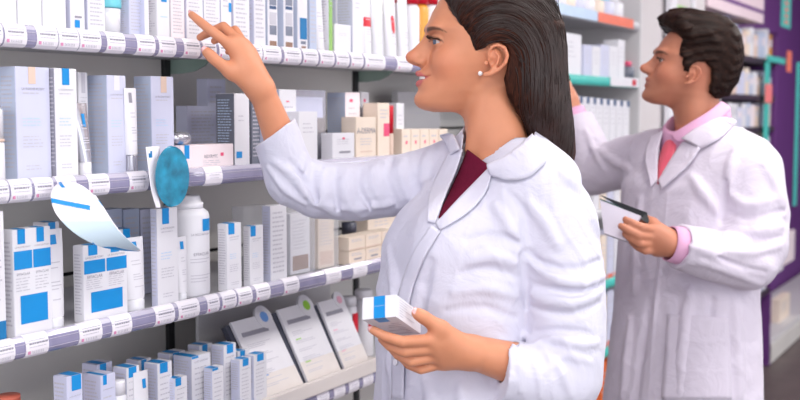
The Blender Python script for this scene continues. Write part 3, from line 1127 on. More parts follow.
    mb.add(vs, [(j * 16 + i, j * 16 + (i + 1) % 16, (j + 1) * 16 + (i + 1) % 16, (j + 1) * 16 + i) for j in range(4) for i in range(16)], M_BUTTON, True)
    mb.build('button', coat)
    # ---------------- hair
    H = Field()
    e = .011
    sk = [(.172, -.018, 0, .02, .016), (.163, -.020, 0, .052, .045), (.148, -.020, 0, .078, .064), (.125, -.018, 0, .098, .076),
          (.100, -.016, 0, .109, .0835), (.077, -.018, 0, .114, .086), (.055, -.024, 0, .112, .086), (.035, -.030, 0, .108, .085), (.010, -.038, 0, .100, .083),
          (-.02, -.050, 0, .090, .080), (-.05, -.066, 0, .078, .078), (-.08, -.082, -.008, .068, .078), (-.11, -.098, -.018, .056, .078), (-.15, -.112, -.03, .044, .07)]
    I = Frame((0, 0, 0), (1, 0, 0), (0, 1, 0), (0, 0, 1))
    H.add(local(hf, loft(I, sk, 2.15)), 0)
    tail = [(.07, -.085, -.005, .045, .075), (.02, -.086, -.010, .050, .078), (-.03, -.092, -.016, .050, .080), (-.075, -.101, -.022, .047, .080), (-.115, -.112, -.028, .047, .078),
            (-.16, -.121, -.035, .044, .078), (-.22, -.132, -.042, .036, .078), (-.30, -.142, -.050, .030, .078), (-.42, -.150, -.06, .028, .075), (-.55, -.156, -.068, .024, .066), (-.60, -.158, -.07, .012, .05)]
    H.add(local(hf, loft(I, tail, 2.2)), .03)
    hp = poly2d([((485 - x) / 567, (66 - y) / 567) for x, y in
                 [(441, -60), (441, -4), (449, 10), (457, 22), (463, 36), (468, 46), (474, 53), (480, 51.5), (485, 50), (488, 46), (497, 44), (505, 49), (508, 58), (506, 70),
                  (503, 80), (507, 97), (515, 110), (523, 122), (532, 140), (545, 175), (552, 210), (560, 560), (760, 560), (760, -60)]])
    H.cut(local(hf, lambda q: hp(q[:, 0] - .15 * np.abs(q[:, 1]), q[:, 2])), .004)

    def flow(q):
        ex, ez = -.012, -.006
        x = q[:, 0] - ex; z = np.maximum(q[:, 2] - ez, 0) * .80
        r = np.sqrt(x * x + z * z)
        along = np.where(q[:, 2] > ez, np.arctan2(z, -x) * .1, (q[:, 2] - ez))
        return r, along

    def strands(P):
        q = hf.loc(P)
        r, al = flow(q)
        side = q[:, 1]
        v = np.sin(r * 760 + side * 220 + 2.4 * np.sin(al * 18 + side * 60)) * .30 + np.sin(r * 170 + side * 70 + al * 6) * .7
        return v * .0010
    H.disp(strands, .002)

    def fl(V):
        q = hf.loc(V); r, al = flow(q)
        return {'flow': np.stack([r * 620, q[:, 1] * 260, al * 9], 1)}
    hm = hair_mat('hair_dark_brown', (27, 13, 10), (98, 54, 38))
    hair = solid('hair', H, [-1.25, 1.45, .78], [-.50, 2.4, 1.72], .0026, [hm], root, 1, fl, label='long straight dark brown hair tucked behind the ear')
    # loose strands over the surface and along the outline
    mb = MB()
    rr = random.Random(5)
    M_STR = mat('hair_strand', (44, 26, 21), .4, .25, scale=40)
    for i in range(420):
        # start on the hairline or crown, run back and fall
        s = rr.choice((1, 1, 1, -1))
        t0 = rr.uniform(.0, .5)
        R = rr.uniform(.03, .135)
        pts = []
        y = s * rr.uniform(.02, .085)
        for k in range(15):
            a = t0 + (math.pi - t0) * k / 9 if k < 10 else math.pi
            if k < 10:
                x = -.012 + R * math.cos(a); z = -.006 + R * math.sin(a) / .8
            else:
                x = -.012 - R - .002 * (k - 9); z = -.006 - .035 * (k - 9)
            pts.append(hf.wor((x, y, z)))
        out = []
        for p in pts:
            for _ in range(4):
                v = float(H(p[None])[0])
                p = p - normal(H, p, .004) * (v - .0006)
            if float(F(p[None])[0]) > .001 and abs(float(H(p[None])[0])) < .0015:
                out.append(p)
        if len(out) > 6:
            mb.tube(spline(out, len(out) * 2), [.00045 + .0003 * math.sin(math.pi * j / (len(out) * 2)) for j in range(len(out) * 2)], M_STR, 4)
    mb.build('loose_strands', hair)
    return root, F, C, hf


# ================= man
def build_man():
    ps = math.radians(-5)
    fwd = -R0 * math.cos(ps) - F0 * math.sin(ps)
    left = np.cross(Z0, fwd)
    O = W(690, 79, 2.72)
    hf = Frame(O, fwd, left, Z0, .875).pitched(7)
    th = math.radians(36)
    bfw = -R0 * math.cos(th) - F0 * math.sin(th)
    bl = np.cross(Z0, bfw)
    bo = W(695, 250, 2.72); bo[2] = 0
    bf = Frame(bo, bfw, bl, Z0)
    F = Field()
    head_prims(F, hf, True)
    F.add(chain([W(694, 92, 2.725), W(699, 125, 2.725), W(704, 150, 2.725)], [.054, .058, .068]), .025)
    shN = W(748, 172, 2.58); shF = W(655, 158, 2.84)
    F.add(cap(shN, shF, .04, .04), .03)
    F.add(loft(bf, [ring(bf, 140, 2.72, .12, .07, c=706), ring(bf, 180, 2.72, .17, .10, c=703), ring(bf, 250, 2.72, .155, .1, c=697), ring(bf, 330, 2.72, .15, .1, c=692),
                    ring(bf, 420, 2.72, .16, .12, c=686), ring(bf, 460, 2.72, .14, .1, c=686)]), .02)
    hip = bf.loc(W(686, 440, 2.72)[None])[0]
    for s in (1, -1):
        F.add(chain([bf.wor((hip[0], hip[1] + s * .09, .78)), bf.wor((hip[0], hip[1] + s * .09, .48)), bf.wor((hip[0] - .01, hip[1] + s * .09, .09))], [.085, .06, .042]), .02)
        F.add(cap(bf.wor((hip[0] - .03, hip[1] + s * .09, .045)), bf.wor((hip[0] + .16, hip[1] + s * .1, .035)), .038, .03), .02)
    elN = W(752, 262, 2.53); wrN = W(668, 243, 2.45)
    F.add(chain([shN, elN], [.042, .040]), .02); F.add(chain([elN, wrN], [.040, .029]), .02)
    elF = W(594, 172, 3.0); wrF = W(569, 103, 3.05)
    F.add(chain([shF, W(625, 164, 2.93), elF], [.042, .040, .038]), .02); F.add(chain([elF, wrF], [.037, .027]), .02)
    lt = [W(662, 232, 2.455), W(652, 224, 2.468), W(643, 219, 2.480), W(634, 213, 2.485)]
    lf = [[W(655, 230, 2.445), W(642, 227.5, 2.425), W(632, 223, 2.425), W(625.5, 219.5, 2.43)],
          [W(654, 237, 2.445), W(638, 235.5, 2.420), W(628, 230, 2.420), W(621, 226, 2.425)],
          [W(654, 244, 2.450), W(641, 244, 2.425), W(631, 239, 2.425), W(625, 234, 2.43)],
          [W(656, 250, 2.455), W(646, 251, 2.435), W(637, 247, 2.435), W(631, 242, 2.44)]]
    hand_prims(F, wrN, .02, lt, lf, 1.12)
    rf = [[W(566, 84, 3.07), W(560, 74, 3.09), W(555, 70, 3.11), W(551, 70, 3.13)], [W(563, 83, 3.08), W(556, 73, 3.10), W(551, 70, 3.12), W(547, 71, 3.13)],
          [W(560, 84, 3.09), W(553, 75, 3.11), W(548, 73, 3.12), W(545, 74, 3.13)], [W(557, 87, 3.1), W(551, 79, 3.11), W(547, 77, 3.12), W(544, 78, 3.13)]]
    hand_prims(F, wrF, .02, [W(567, 95, 3.06), W(562, 90, 3.05), W(556, 84, 3.05), W(551, 80, 3.06)], rf, 1.1)
    tf = tone_fn((196, 130, 102), hf, (178, 98, 92), male=True)
    root = solid('person', F, [-1.45, 2.0, -.002], [-.2, 3.35, 1.80], .0032, [skin_mat('skin_tan', (206, 146, 122))], None, 1, tf,
                 label='farther person in a white coat, pink shirt and coral tie, holding a small notebook', category='person')
    eyes(hf, root, M_IRISB, (1, .15, .06))
    brows_lashes(hf, root, True, F)
    C = Field()
    rings = [ring(bf, 124, 2.73, .070, .058, c=703), ring(bf, 130, 2.73, .105, .072, c=704), ring(bf, 138, 2.725, .15, .09, c=707), ring(bf, 155, 2.72, .185, .115, c=706),
             ring(bf, 185, 2.72, .195, .13, L=630), ring(bf, 230, 2.71, .190, .135, L=627), ring(bf, 290, 2.71, .185, .140, L=622), ring(bf, 350, 2.71, .195, .15, L=616),
             ring(bf, 410, 2.71, .205, .16, L=609), ring(bf, 520, 2.72, .22, .17, L=603)]
    C.add(loft(bf, rings, 2.15), 0)
    C.add(cap(W(708, 146, 2.70), W(748, 172, 2.60), .062, .070), .05)
    C.add(cap(W(700, 146, 2.74), W(658, 156, 2.82), .06, .062), .05)
    armN = chain([elN, wrN], [.05, .037])
    C.add(sleeve([W(750, 180, 2.595), W(755, 215, 2.575), W(756, 245, 2.55), W(749, 262, 2.53), W(715, 256, 2.50), W(660, 241, 2.445)],
                 [.076, .077, .072, .066, .058, .046], W(679, 246, 2.462), wrN - elN, armN), .014)
    armF = chain([elF, wrF], [.045, .034])
    C.add(sleeve([shF, W(625, 162, 2.93), elF, W(586, 145, 3.01), W(570, 105, 3.04)], [.072, .068, .064, .056, .044], W(575, 119, 3.035), wrF - elF, armF), .02)
    base = Field(); base.ops = list(C.ops)
    S = []
    for pts, r, s, k in [
        ([(728, 195), (750, 205), (782, 196)], .011, .006, .02), ([(724, 228), (748, 232), (782, 226)], .011, .006, .02), ([(722, 250), (748, 252), (780, 246)], .011, .006, .018),
        ([(700, 262), (725, 270), (760, 284)], .010, .005, .016), ([(690, 246), (712, 254), (740, 270)], .010, .005, .016), ([(765, 165), (778, 190), (784, 214)], .012, .008, .02),
        ([(735, 150), (730, 170), (728, 195)], .010, .006, .02), ([(640, 200), (636, 240), (634, 290)], .012, .009, .025), ([(668, 192), (662, 250), (655, 310), (648, 396)], .0055, .004, .004),
        ([(690, 290), (684, 330), (680, 396)], .013, .010, .025), ([(735, 300), (738, 340), (740, 396)], .013, .010, .025), ([(630, 320), (626, 360), (622, 396)], .012, .009, .02),
        ([(600, 150), (612, 160), (630, 170)], .010, .005, .02), ([(586, 130), (594, 150), (604, 170)], .009, .004, .016), ([(690, 175), (705, 195), (720, 215)], .012, .008, .02)]:
        S.append((pts, r, s, k, 'a'))
    for pts, r, s, k in [
        ([(726, 212), (750, 218), (783, 210)], .007, .003, .014), ([(722, 240), (748, 243), (782, 237)], .007, .003, .014), ([(708, 252), (735, 264), (765, 272)], .006, .002, .012),
        ([(727, 180), (723, 215), (718, 240)], .008, .003, .014), ([(712, 300), (708, 345), (706, 396)], .009, .004, .02), ([(650, 300), (642, 350), (636, 396)], .008, .004, .02)]:
        S.append((pts, r, s, k, 's'))
    folds(C, base, S)
    C.disp(lambda P: crumple(P, 15, .0036), .005)
    vp = poly2d([(668, 90), (663, 130), (658, 155), (659, 180), (672, 158), (685, 141), (705, 125), (722, 110), (730, 85)])
    nk = cap(W(694, 85, 2.725), W(699, 130, 2.725), .082, .098)
    zc = W(0, 140, 2.72)[2]
    def vcut(P, v):
        x, y, d = proj(P)
        front = np.maximum(vp(x, y) * d / FPX, -(base(P) + .02))
        front = np.maximum(front, d - 2.80)
        return np.maximum(np.maximum(v, -front), -np.maximum(nk(P), zc - P[:, 2]))
    C.custom(vcut)
    C.cut(lambda P: .50 - P[:, 2], 0)
    coat = solid('lab_coat', C, [-1.45, 2.0, .48], [-.2, 3.4, 1.56], .0036, [M_COATM], root, 1)
    k = dict(d0=1.8, d1=3.6)
    patch('shirt', base, [(661, 128), (655, 155), (655, 182)], [(700, 128), (684, 150), (664, 180)], -.016, M_PINK, root, 20, 10, .003, label='pink shirt front', **k)
    # shirt collar: a stand of cloth around the neck, open at the throat
    mb = MB(); vs = []
    nc0 = W(696, 118, 2.725)
    N = 44
    for i in range(N):
        a = math.radians(-158 + 316 * i / (N - 1)) + math.pi      # gap at the front
        dirv = bfw * -math.cos(a + math.pi) * -1 + bl * math.sin(a)
        fall = math.cos(a / 2) ** 2
        for (r, dz) in ((.0680, -.030), (.0690, .0), (.0695, .024), (.0730, .028), (.0770, .022), (.0850, -.020)):
            front = max(0, -math.cos(a - math.pi))
            vs.append(nc0 + dirv * r + Z0 * (dz * .8 - .020 - .50 * (dirv @ bfw) * r))
    mb.add(vs, [(i * 6 + j, i * 6 + j + 1, (i + 1) * 6 + j + 1, (i + 1) * 6 + j) for i in range(N - 1) for j in range(5)], M_PINK, True)
    sc = mb.build('shirt_collar', root, label='folded pink shirt collar')
    md = sc.modifiers.new('thickness', 'SOLIDIFY'); md.thickness = .002
    ncf = Field(); ncf.add(cap(W(694, 96, 2.725), W(703, 146, 2.72), .064, .088))
    patch('shirt_collar', ncf, [(672, 134), (680, 130), (694, 121), (708, 112), (720, 102)], [(681, 143), (688, 141), (702, 133), (716, 122), (727, 111)], .004, M_PINK, root, 26, 8, offr=.010, bulge=.003,
          d0=1.8, d1=3.6)
    # pink cuffs showing past the coat sleeves
    for a, b, r0, r1 in ((W(686, 247, 2.466), W(669, 243.5, 2.452), .040, .0365), (W(577, 124, 3.035), W(572, 111, 3.045), .036, .033)):
        mb = MB(); ax = (b - a) / np.linalg.norm(b - a)
        u = np.cross(ax, Z0); u /= np.linalg.norm(u); w = np.cross(u, ax); vs = []
        prof = [(0, r0), (.6, (r0 + r1) / 2), (1, r1), (1.0, r1 - .002), (.2, r0 - .004)]
        for t, r in prof:
            for q in range(28):
                g = 2 * math.pi * q / 28
                vs.append(a + (b - a) * t + (u * math.cos(g) * .95 + w * math.sin(g) * 1.08) * r)
        mb.add(vs, [(j * 28 + i, j * 28 + (i + 1) % 28, (j + 1) * 28 + (i + 1) % 28, (j + 1) * 28 + i) for j in range(4) for i in range(28)], M_PINK, True)
        mb.build('shirt_cuff', root)
    patch('tie', base, [(665, 133), (664, 141), (660, 152), (657, 166), (657, 184)], [(682, 133), (676, 142), (674, 152), (667, 168), (661, 184)], -.004, M_TIE, root, 24, 8, .004, bulge=.006,
          label='coral pink tie', **k)
    patch('lapel', base, [(684, 141), (672, 159), (659, 181)], [(702, 150), (689, 168), (663, 191)], .003, M_COATM, root, offr=.009, **k)
    patch('lapel', base, [(664, 131), (659, 152), (658, 181)], [(652, 138), (647, 160), (653, 188)], .003, M_COATM, root, offr=.008, **k)
    patch('pocket', base, [(668, 314), (665, 356), (662, 399)], [(728, 318), (730, 358), (731, 399)], .003, M_COATM, coat, 22, 14, offr=.003, **k)
    patch('collar', base, [(684, 141), (704, 126), (721, 111)], [(702, 150), (721, 140), (735, 125)], .012, M_COATM, root, 20, 8, offr=.007, bulge=.004, **k)
    # ---------------- hair: short, swept back in clumps
    H = Field()
    sk = [(.186, -.010, 0, .045, .040), (.178, -.008, 0, .070, .056), (.160, -.008, 0, .096, .072), (.135, -.010, 0, .112, .082),
          (.105, -.014, 0, .118, .0855), (.077, -.022, 0, .116, .086), (.050, -.032, 0, .106, .084), (.020, -.042, 0, .092, .079),
          (-.01, -.046, 0, .078, .072), (-.04, -.046, 0, .062, .060), (-.065, -.044, 0, .045, .045)]
    I = Frame((0, 0, 0), (1, 0, 0), (0, 1, 0), (0, 0, 1))
    H.add(local(hf, loft(I, sk, 2.15)), 0)
    rr = random.Random(9)
    for i in range(46):                      # quiff and clumps
        y = rr.uniform(-.055, .06); x0 = .098 - abs(y) * .5 + rr.uniform(-.01, .006)
        z0 = .112 + rr.uniform(-.004, .012)
        pts = [(x0, y, z0), (x0 + .004 - .01 * rr.random(), y * 1.02, z0 + .036), (x0 - .040, y * .9, .175 + rr.uniform(-.006, .006) - abs(y) * .35), (x0 - .10, y * .8, .182 - abs(y) * .35)]
        H.add(local(hf, chain(spline(pts, 7), [.006, .009, .011, .011, .009, .007, .003])), .010)
    for i in range(60):
        y = .078; x = rr.uniform(-.075, .05); z = rr.uniform(-.03, .12)
        pts = [(x + .02, rr.uniform(.068, .075), z + .022), (x, .074, z + .008), (x - .026, .070, z - .016)]
        for s in (1, -1):
            H.add(local(hf, chain([(p[0], p[1] * s * (1.05 if p[0] > -.06 else .85), p[2]) for p in spline(pts, 5)], [.003, .006, .007, .005, .002])), .008)
    # image outline of the hairline, seen from the side, in head coordinates
    def im(x, y):
        return hf.loc(W(x, y, 2.72)[None])[0]
    pl = [(655, -30), (655, 22), (663, 27), (668, 31), (674, 35), (679, 41), (676, 47), (675, 54), (678, 60), (679, 71), (684, 72), (686, 66), (692, 63), (700, 63), (706, 70), (706, 84), (704, 92), (712, 99), (724, 97), (760, 90), (760, -30)]
    hp = poly2d([(im(x, y)[0], im(x, y)[2]) for x, y in pl])
    H.cut(local(hf, lambda q: hp(q[:, 0], q[:, 2])), .006)
    def flow(q):
        ex, ez = -.02, -.06
        x = q[:, 0] - ex; z = q[:, 2] - ez
        r = np.sqrt(x * x * .8 + z * z)
        return r, np.arctan2(z, -x) * .1
    def strands(P):
        q = hf.loc(P); r, al = flow(q)
        return (.0012 * np.sin(r * 260 + q[:, 1] * 190 + 2.6 * np.sin(al * 45 + q[:, 1] * 60)) + .0007 * np.sin(r * 700 + q[:, 1] * 500 + 3 * np.sin(al * 70))) * (1 + .8 * np.sin(al * 33 + q[:, 1] * 90))
    H.disp(strands, .003)
    def fl(V):
        q = hf.loc(V); r, al = flow(q)
        return {'flow': np.stack([r * 330 + 3 * np.sin(al * 40), q[:, 1] * 200, al * 22], 1)}
    solid('hair', H, [-1.05, 2.2, 1.30], [-.30, 3.1, 1.85], .0032, [hair_mat('hair_black_brown', (18, 10, 9), (62, 38, 29))], root, 1, fl, label='short dark swept-back hair')
    return root, F, C, hf
# ------------------------------------------------------------------ room
XF = -1.33           # face of the shelf rails
XB = -1.66           # back panels
M_FLOOR = mat('dark_vinyl', (92, 80, 78), 0.45, 0.12, scale=6, bump=0.05)
M_WALL = mat('pale_plaster', (206, 200, 202), 0.8, 0.02, scale=3)
M_PURPLE = mat('purple_paint', (104, 52, 124), 0.7, 0.05, scale=3)
M_CEIL = mat('white_ceiling', (240, 240, 240), 0.85, 0.02)
M_PANEL = mat('grey_enamel', (222, 219, 214), 0.38, 0.03, scale=4)
M_PANEL_L = mat('light_grey_enamel', (205, 203, 205), 0.5, 0.02, scale=4)
M_UPR = mat('dark_upright', (48, 50, 52), 0.5, 0.05)
M_GAP = mat('dark_gap', (58, 58, 62), 0.7, 0.05)
M_SHELF = mat('shelf_enamel', (196, 195, 200), 0.4, 0.03, scale=5)
M_GLASSY = mat('green_grey_bracket', (160, 184, 172), 0.2, 0.06, scale=12)
M_RAIL = mat('lilac_plastic', (146, 142, 172), 0.22, 0.08, scale=30, coat=.4)
M_RAILL = mat('clear_plastic_edge', (196, 192, 210), 0.15, 0.04, coat=.5)
M_TAG = mat('price_paper', (240, 236, 244), 0.45, 0.02, coat=.2)
M_GREY = mat('print_grey', (200, 198, 208), 0.6, 0.05)
M_DGREY = mat('print_dark', (150, 148, 160), 0.6, 0.05)
M_MAG = mat('print_magenta', (206, 136, 172), 0.6, 0.05)
M_W = mat('carton_white', (230, 229, 235), 0.45, 0.015, scale=8)
M_L = mat('carton_lilac_white', (210, 212, 234), 0.42, 0.03, scale=10)
M_LB = mat('carton_blue_grey', (192, 202, 224), 0.4, 0.05, scale=14)
M_PK = mat('carton_pink_white', (244, 230, 234), 0.45, 0.02)
M_CR = mat('carton_cream', (238, 222, 206), 0.5, 0.03)
M_BLUE = mat('print_blue', (10, 142, 214), 0.35, 0.04)
M_BLUE2 = mat('print_sea_blue', (26, 120, 178), 0.35, 0.08)
M_CYAN = mat('cap_turquoise', (116, 206, 220), 0.3, 0.06)
M_TAN = mat('print_tan', (224, 198, 182), 0.5, 0.04)
M_BRN = mat('print_taupe', (150, 118, 100), 0.5, 0.06)
M_PICT = mat('print_slate', (128, 134, 152), 0.5, 0.15, scale=60)
M_NAVY = mat('print_navy', (60, 88, 130), 0.5, 0.08)
M_SIL = mat('silver_foil', (202, 202, 210), 0.25, 0.06, scale=40, metal=.7)
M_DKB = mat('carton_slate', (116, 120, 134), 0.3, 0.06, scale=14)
M_RED = mat('red_cap', (214, 24, 48), 0.3, 0.05)
M_PINKL = mat('print_rose', (236, 88, 128), 0.4, 0.05)
M_GOLD = mat('amber_plastic', (222, 158, 64), 0.25, 0.06)
M_GREEN = mat('print_green', (150, 196, 110), 0.4, 0.06)
M_TEAL = mat('turquoise_card', (70, 188, 178), 0.45, 0.05)
M_ORANGE = mat('coral_card', (238, 124, 100), 0.45, 0.05)
M_FILM = mat('clear_film', (240, 242, 248), 0.08, 0.02, alpha=.28, coat=.6)
M_CAPC = mat('frosted_cap', (226, 226, 232), 0.2, 0.04, coat=.4)
M_DARKP = mat('folder_dark', (64, 66, 82), 0.4, 0.06)
M_BOOK = mat('booklet_paper', (228, 226, 232), 0.5, 0.02)
M_LIP = mat('cream_board', (226, 218, 214), 0.5, 0.03)
M_LIGHTP = mat('light_panel', (255, 252, 248), 0.5, 0.0, emit=5.0)
M_PLBLUE = mat('print_pale_blue', (196, 216, 240), 0.5, 0.04)


def plain(name, c, size, m, **k):
    mb = MB(); mb.box((0, 0, 0), size, m)
    return mb.build(name, None, c, kind='structure', **k)


plain('floor', (1.3, 4.5, -.02), (6.2, 15, .04), M_FLOOR)
plain('ceiling', (1.3, 4.5, 2.82), (6.2, 15, .04), M_CEIL)
plain('wall_left', (-1.75, 4.5, 1.4), (.08, 15, 2.8), M_PURPLE)
plain('wall_back', (1.3, 11.9, 1.4), (6.2, .1, 2.8), M_PURPLE)
plain('wall_pier', (-1.525, 4.60, 1.4), (.37, .93, 2.8), M_WALL)

# ceiling lights
i = 0
for lx in (-.1, 1.9):
    for ly in (.2, 2.6, 5.2, 7.8):
        mb = MB(); mb.box((0, 0, 0), (.62, 1.25, .02), M_SHELF); mb.box((0, 0, -.012), (.56, 1.19, .006), M_LIGHTP)
        mb.build('ceiling_light', None, (lx, ly, 2.788), label='flat white ceiling light panel over the shop floor', category='ceiling light', group='ceiling light panels')
        l = bpy.data.lights.new('lamp', 'AREA'); l.shape = 'RECTANGLE'; l.size = .56; l.size_y = 1.19; l.energy = 20; l.color = (1.0, .97, .95)
        o = bpy.data.objects.new('lamp', l); COL.objects.link(o); o.location = (lx, ly, 2.765)
        i += 1

# ------------------------------------------------------------------ shelving
SH = {'A': 1.595, 'B': 1.362, 'C': 1.122, 'D': .862, 'T': 1.802, 'E': .612, 'G': .36}
TOP = {k: v + .013 for k, v in SH.items()}


def rail_profile():
    """cross-section of the label holder: (x outwards, z) from the top edge to the bottom edge"""
    return [(0.0, .0165), (.006, .0150), (.0105, .0090), (.0125, .001), (.0125, -.006), (.0100, -.0130), (.0050, -.0170), (0, -.0180)]


def make_shelf(z, y0, y1, where, rail_m=None, plainrail=False, board_m=M_SHELF):
    r = empty('shelf', (0, 0, z), label=where, category='shelf')
    mb = MB(); mb.box(((XF + XB) / 2 - .002, (y0 + y1) / 2, .005), (XF - XB - .006, y1 - y0, .014), board_m); mb.build('shelf_board', r)
    mb = MB(); pf = rail_profile()
    vs = [(XF - .012 + x, y, zz) for y in (y0, y1) for x, zz in pf]
    n = len(pf)
    m = rail_m or M_RAIL
    for j in range(n - 1):
        mb.add([vs[j], vs[j + 1], vs[n + j + 1], vs[n + j]], [(0, 1, 2, 3)], M_RAILL if (j in (0, 1, n - 2) and rail_m is None) else m, True)
    mb.add([vs[0], vs[n], vs[2 * n - 1], vs[n - 1]], [(0, 1, 2, 3)], m)
    mb.add(vs[:n], [tuple(range(n))], m); mb.add(vs[n:], [tuple(range(n))[::-1]], m)
    if not plainrail:
        for zz in (.005, -.008):
            mb.box((XF + .0003, (y0 + y1) / 2, zz), (.0012, y1 - y0, .0008), M_RAILL)
    mb.build('price_rail', r)
    return r


def bracket(r, y, g=M_GLASSY):
    mb = MB()
    pts = [(XB + .002, -.002), (XB + .002, -.032), (XB + .03, -.032), (XB + .07, -.028), (XB + .10, -.016), (XB + .115, -.002)]
    vs = [(x, y + s, z) for s in (-.002, .002) for x, z in pts]
    n = len(pts)
    mb.add(vs, [tuple(range(n)), tuple(range(n, 2 * n))[::-1]] + [(k, (k + 1) % n, n + (k + 1) % n, n + k) for k in range(n)], g)
    mb.build('bracket', r)


UPY = [1.09, 1.855, 2.627, 3.39]
NM = {'A': 'top shelf board in front, packed with boxes, tubes and red-capped bottles', 'B': 'second shelf board behind the arm, with a lilac price rail',
      'C': 'third shelf board, with blue-and-white packs standing on it', 'D': 'lowest shelf board in front, below the leaflet stand'}
SHO = {}
for k in 'ABCD':
    SHO[k] = make_shelf(SH[k], .9, 3.02, NM[k])
for k, t in (('T', 'highest shelf board in the bay between the two people'), ('A', 'turquoise-edged shelf board between the two heads'), ('B', 'shelf board with a blue edge and slim white boxes, behind the farther person'),
             ('C', 'shelf board in the far bay, hidden mostly by the sleeves'), ('D', 'turquoise-edged lower shelf board between the two coats'), ('E', 'lowest turquoise-edged shelf board between the two coats'),
             ('G', 'bottom shelf board of the far bay')):
    SHO[k + '2'] = make_shelf(SH[k] - (.008 if k in 'AB' else 0), 3.03, 4.11, t, rail_m={'A': M_TEAL, 'D': M_TEAL, 'E': M_TEAL, 'B': M_NAVY}.get(k, M_SHELF), plainrail=True)
for k in ('A', 'B', 'C', 'D'):
    for y in UPY[:3]:
        bracket(SHO[k], y + .012)
for y in UPY:
    mb = MB(); mb.box((XB - .006, y, 1.1), (.022, .018, 2.2), M_UPR)
    for z in np.arange(.3, 2.1, .05):
        mb.box((XB + .0055, y, z), (.001, .005, .022), M_GAP)
    mb.build('shelf_upright', None, label='dark slotted steel upright behind the shelves', category='upright', group='slotted uprights behind the shelves')
# back panels between the uprights, with dark joints
for a, b in zip([.2] + UPY, UPY + [4.118]):
    for z0, z1 in ((.0, .905), (.913, 1.155), (1.163, 1.424), (1.432, 1.66), (1.668, 2.2)):
        mb = MB(); mb.box((0, 0, 0), (.012, b - a - .020, z1 - z0), M_PANEL, bevel=.003)
        mb.build('steel_sheet', None, (XB - .008, (a + b) / 2, (z0 + z1) / 2), label='smooth grey steel panel at the back of the shelves', category='panel', group='grey back panels')
mb = MB(); mb.box((0, 0, 0), (.02, 4.3, 2.2), M_GAP); mb.build('trim_1', None, (XB - .045, 2.1, 1.1), kind='structure')
mb = MB(); mb.box((0, 0, 0), (.345, .018, 2.2), M_PANEL_L, bevel=.003)
mb.build('divider', None, (XF - .172, 4.124, 1.1), label='pale grey end panel closing the far bay of shelves', category='panel')


# ------------------------------------------------------------------ price tags
def price_tag(k, px0, px1, style=0, py=None):
    y0 = hit_x(px0, py or 112 - (SH[k] - 1.48) * 500, XF)[0]; y1 = hit_x(px1, py or 112 - (SH[k] - 1.48) * 500, XF)[0]
    w = y1 - y0; mb = MB(); pf = rail_profile(); n = len(pf)
    vs = [(x + .0012, y, z * 1.05) for y in (-w / 2, w / 2) for x, z in pf]
    vi = [(x + .0004, y, z * 1.02) for y in (-w / 2, w / 2) for x, z in pf]
    for j in range(n - 1):
        mb.add([vs[j], vs[j + 1], vs[n + j + 1], vs[n + j]], [(0, 1, 2, 3)], M_TAG, True)
        mb.add([vi[j], vi[j + 1], vi[n + j + 1], vi[n + j]], [(3, 2, 1, 0)], M_TAG, True)
    for j in range(n - 1):
        mb.add([vs[j], vi[j], vi[j + 1], vs[j + 1]], [(0, 1, 2, 3)], M_TAG)
        mb.add([vs[n + j], vi[n + j], vi[n + j + 1], vs[n + j + 1]], [(3, 2, 1, 0)], M_TAG)
    def at(u, zc):
        x = np.interp(-zc, [-p[1] for p in pf], [p[0] for p in pf])
        return (x + .0018, u, zc)
    r = random.Random(int(px0 * 7 + ord(k)))
    if style == 0:
        for zc, hh, m in ((.0085, .0016, M_GREY), (.0035, .0024, M_DGREY), (-.0015, .0012, M_GREY)):
            u = -w * .36
            while u < w * .34:
                ww = r.uniform(.002, .006)
                mb.box(at(u + ww / 2, zc), (.0004, ww, hh), m); u += ww + .0012
        mb.box(at(-w * .36, -.0095), (.0006, .0048, .0052), M_MAG)
        for q in range(7):
            mb.box(at(-w * .2 + q * w * .075, -.0095), (.0004, .0012, .005), M_GREY)
    elif style == 1:
        mb.box(at(0, .002), (.0004, w * .6, .0015), M_GREY); mb.box(at(0, -.004), (.0004, w * .5, .0012), M_GREY)
    o = mb.build('price_tag', None, (XF - .012, (y0 + y1) / 2, SH[k]), label={
        'A': 'white price tag clipped on the top shelf rail', 'B': 'white price tag clipped on the second shelf rail',
        'C': 'white price tag clipped on the third shelf rail', 'D': 'white price tag clipped on the lowest shelf rail'}[k], category='price tag',
        group={'A': 'price tags on the top rail', 'B': 'price tags on the second rail', 'C': 'price tags on the third rail', 'D': 'price tags on the lowest rail'}[k])
    return o


for a, b in ((-12, 3), (5, 27), (37, 58), (59, 79), (80, 101), (107, 125), (137, 155), (159, 176), (184, 200), (203, 216), (219, 232), (245, 262), (263, 281), (284, 301), (303, 318), (320, 334), (336, 349), (351, 363), (365, 385), (397, 412)):
    price_tag('A', a, b)
for a, b in ((-6, 8), (10, 31), (34, 53), (57, 76), (88, 109), (129, 148), (205, 222)):
    price_tag('B', a, b, 0 if a != 205 else 1)
for a, b in ((-8, 13), (24, 47), (78, 101), (111, 131), (155, 174), (178, 199), (207, 219), (222, 236), (238, 252), (256, 270), (284, 299), (326, 341), (353, 367)):
    price_tag('C', a, b, 0 if a < 300 else 1)
for a, b in ((317, 329), (334, 345), (349, 359), (363, 373)):
    price_tag('D', a, b, 1)


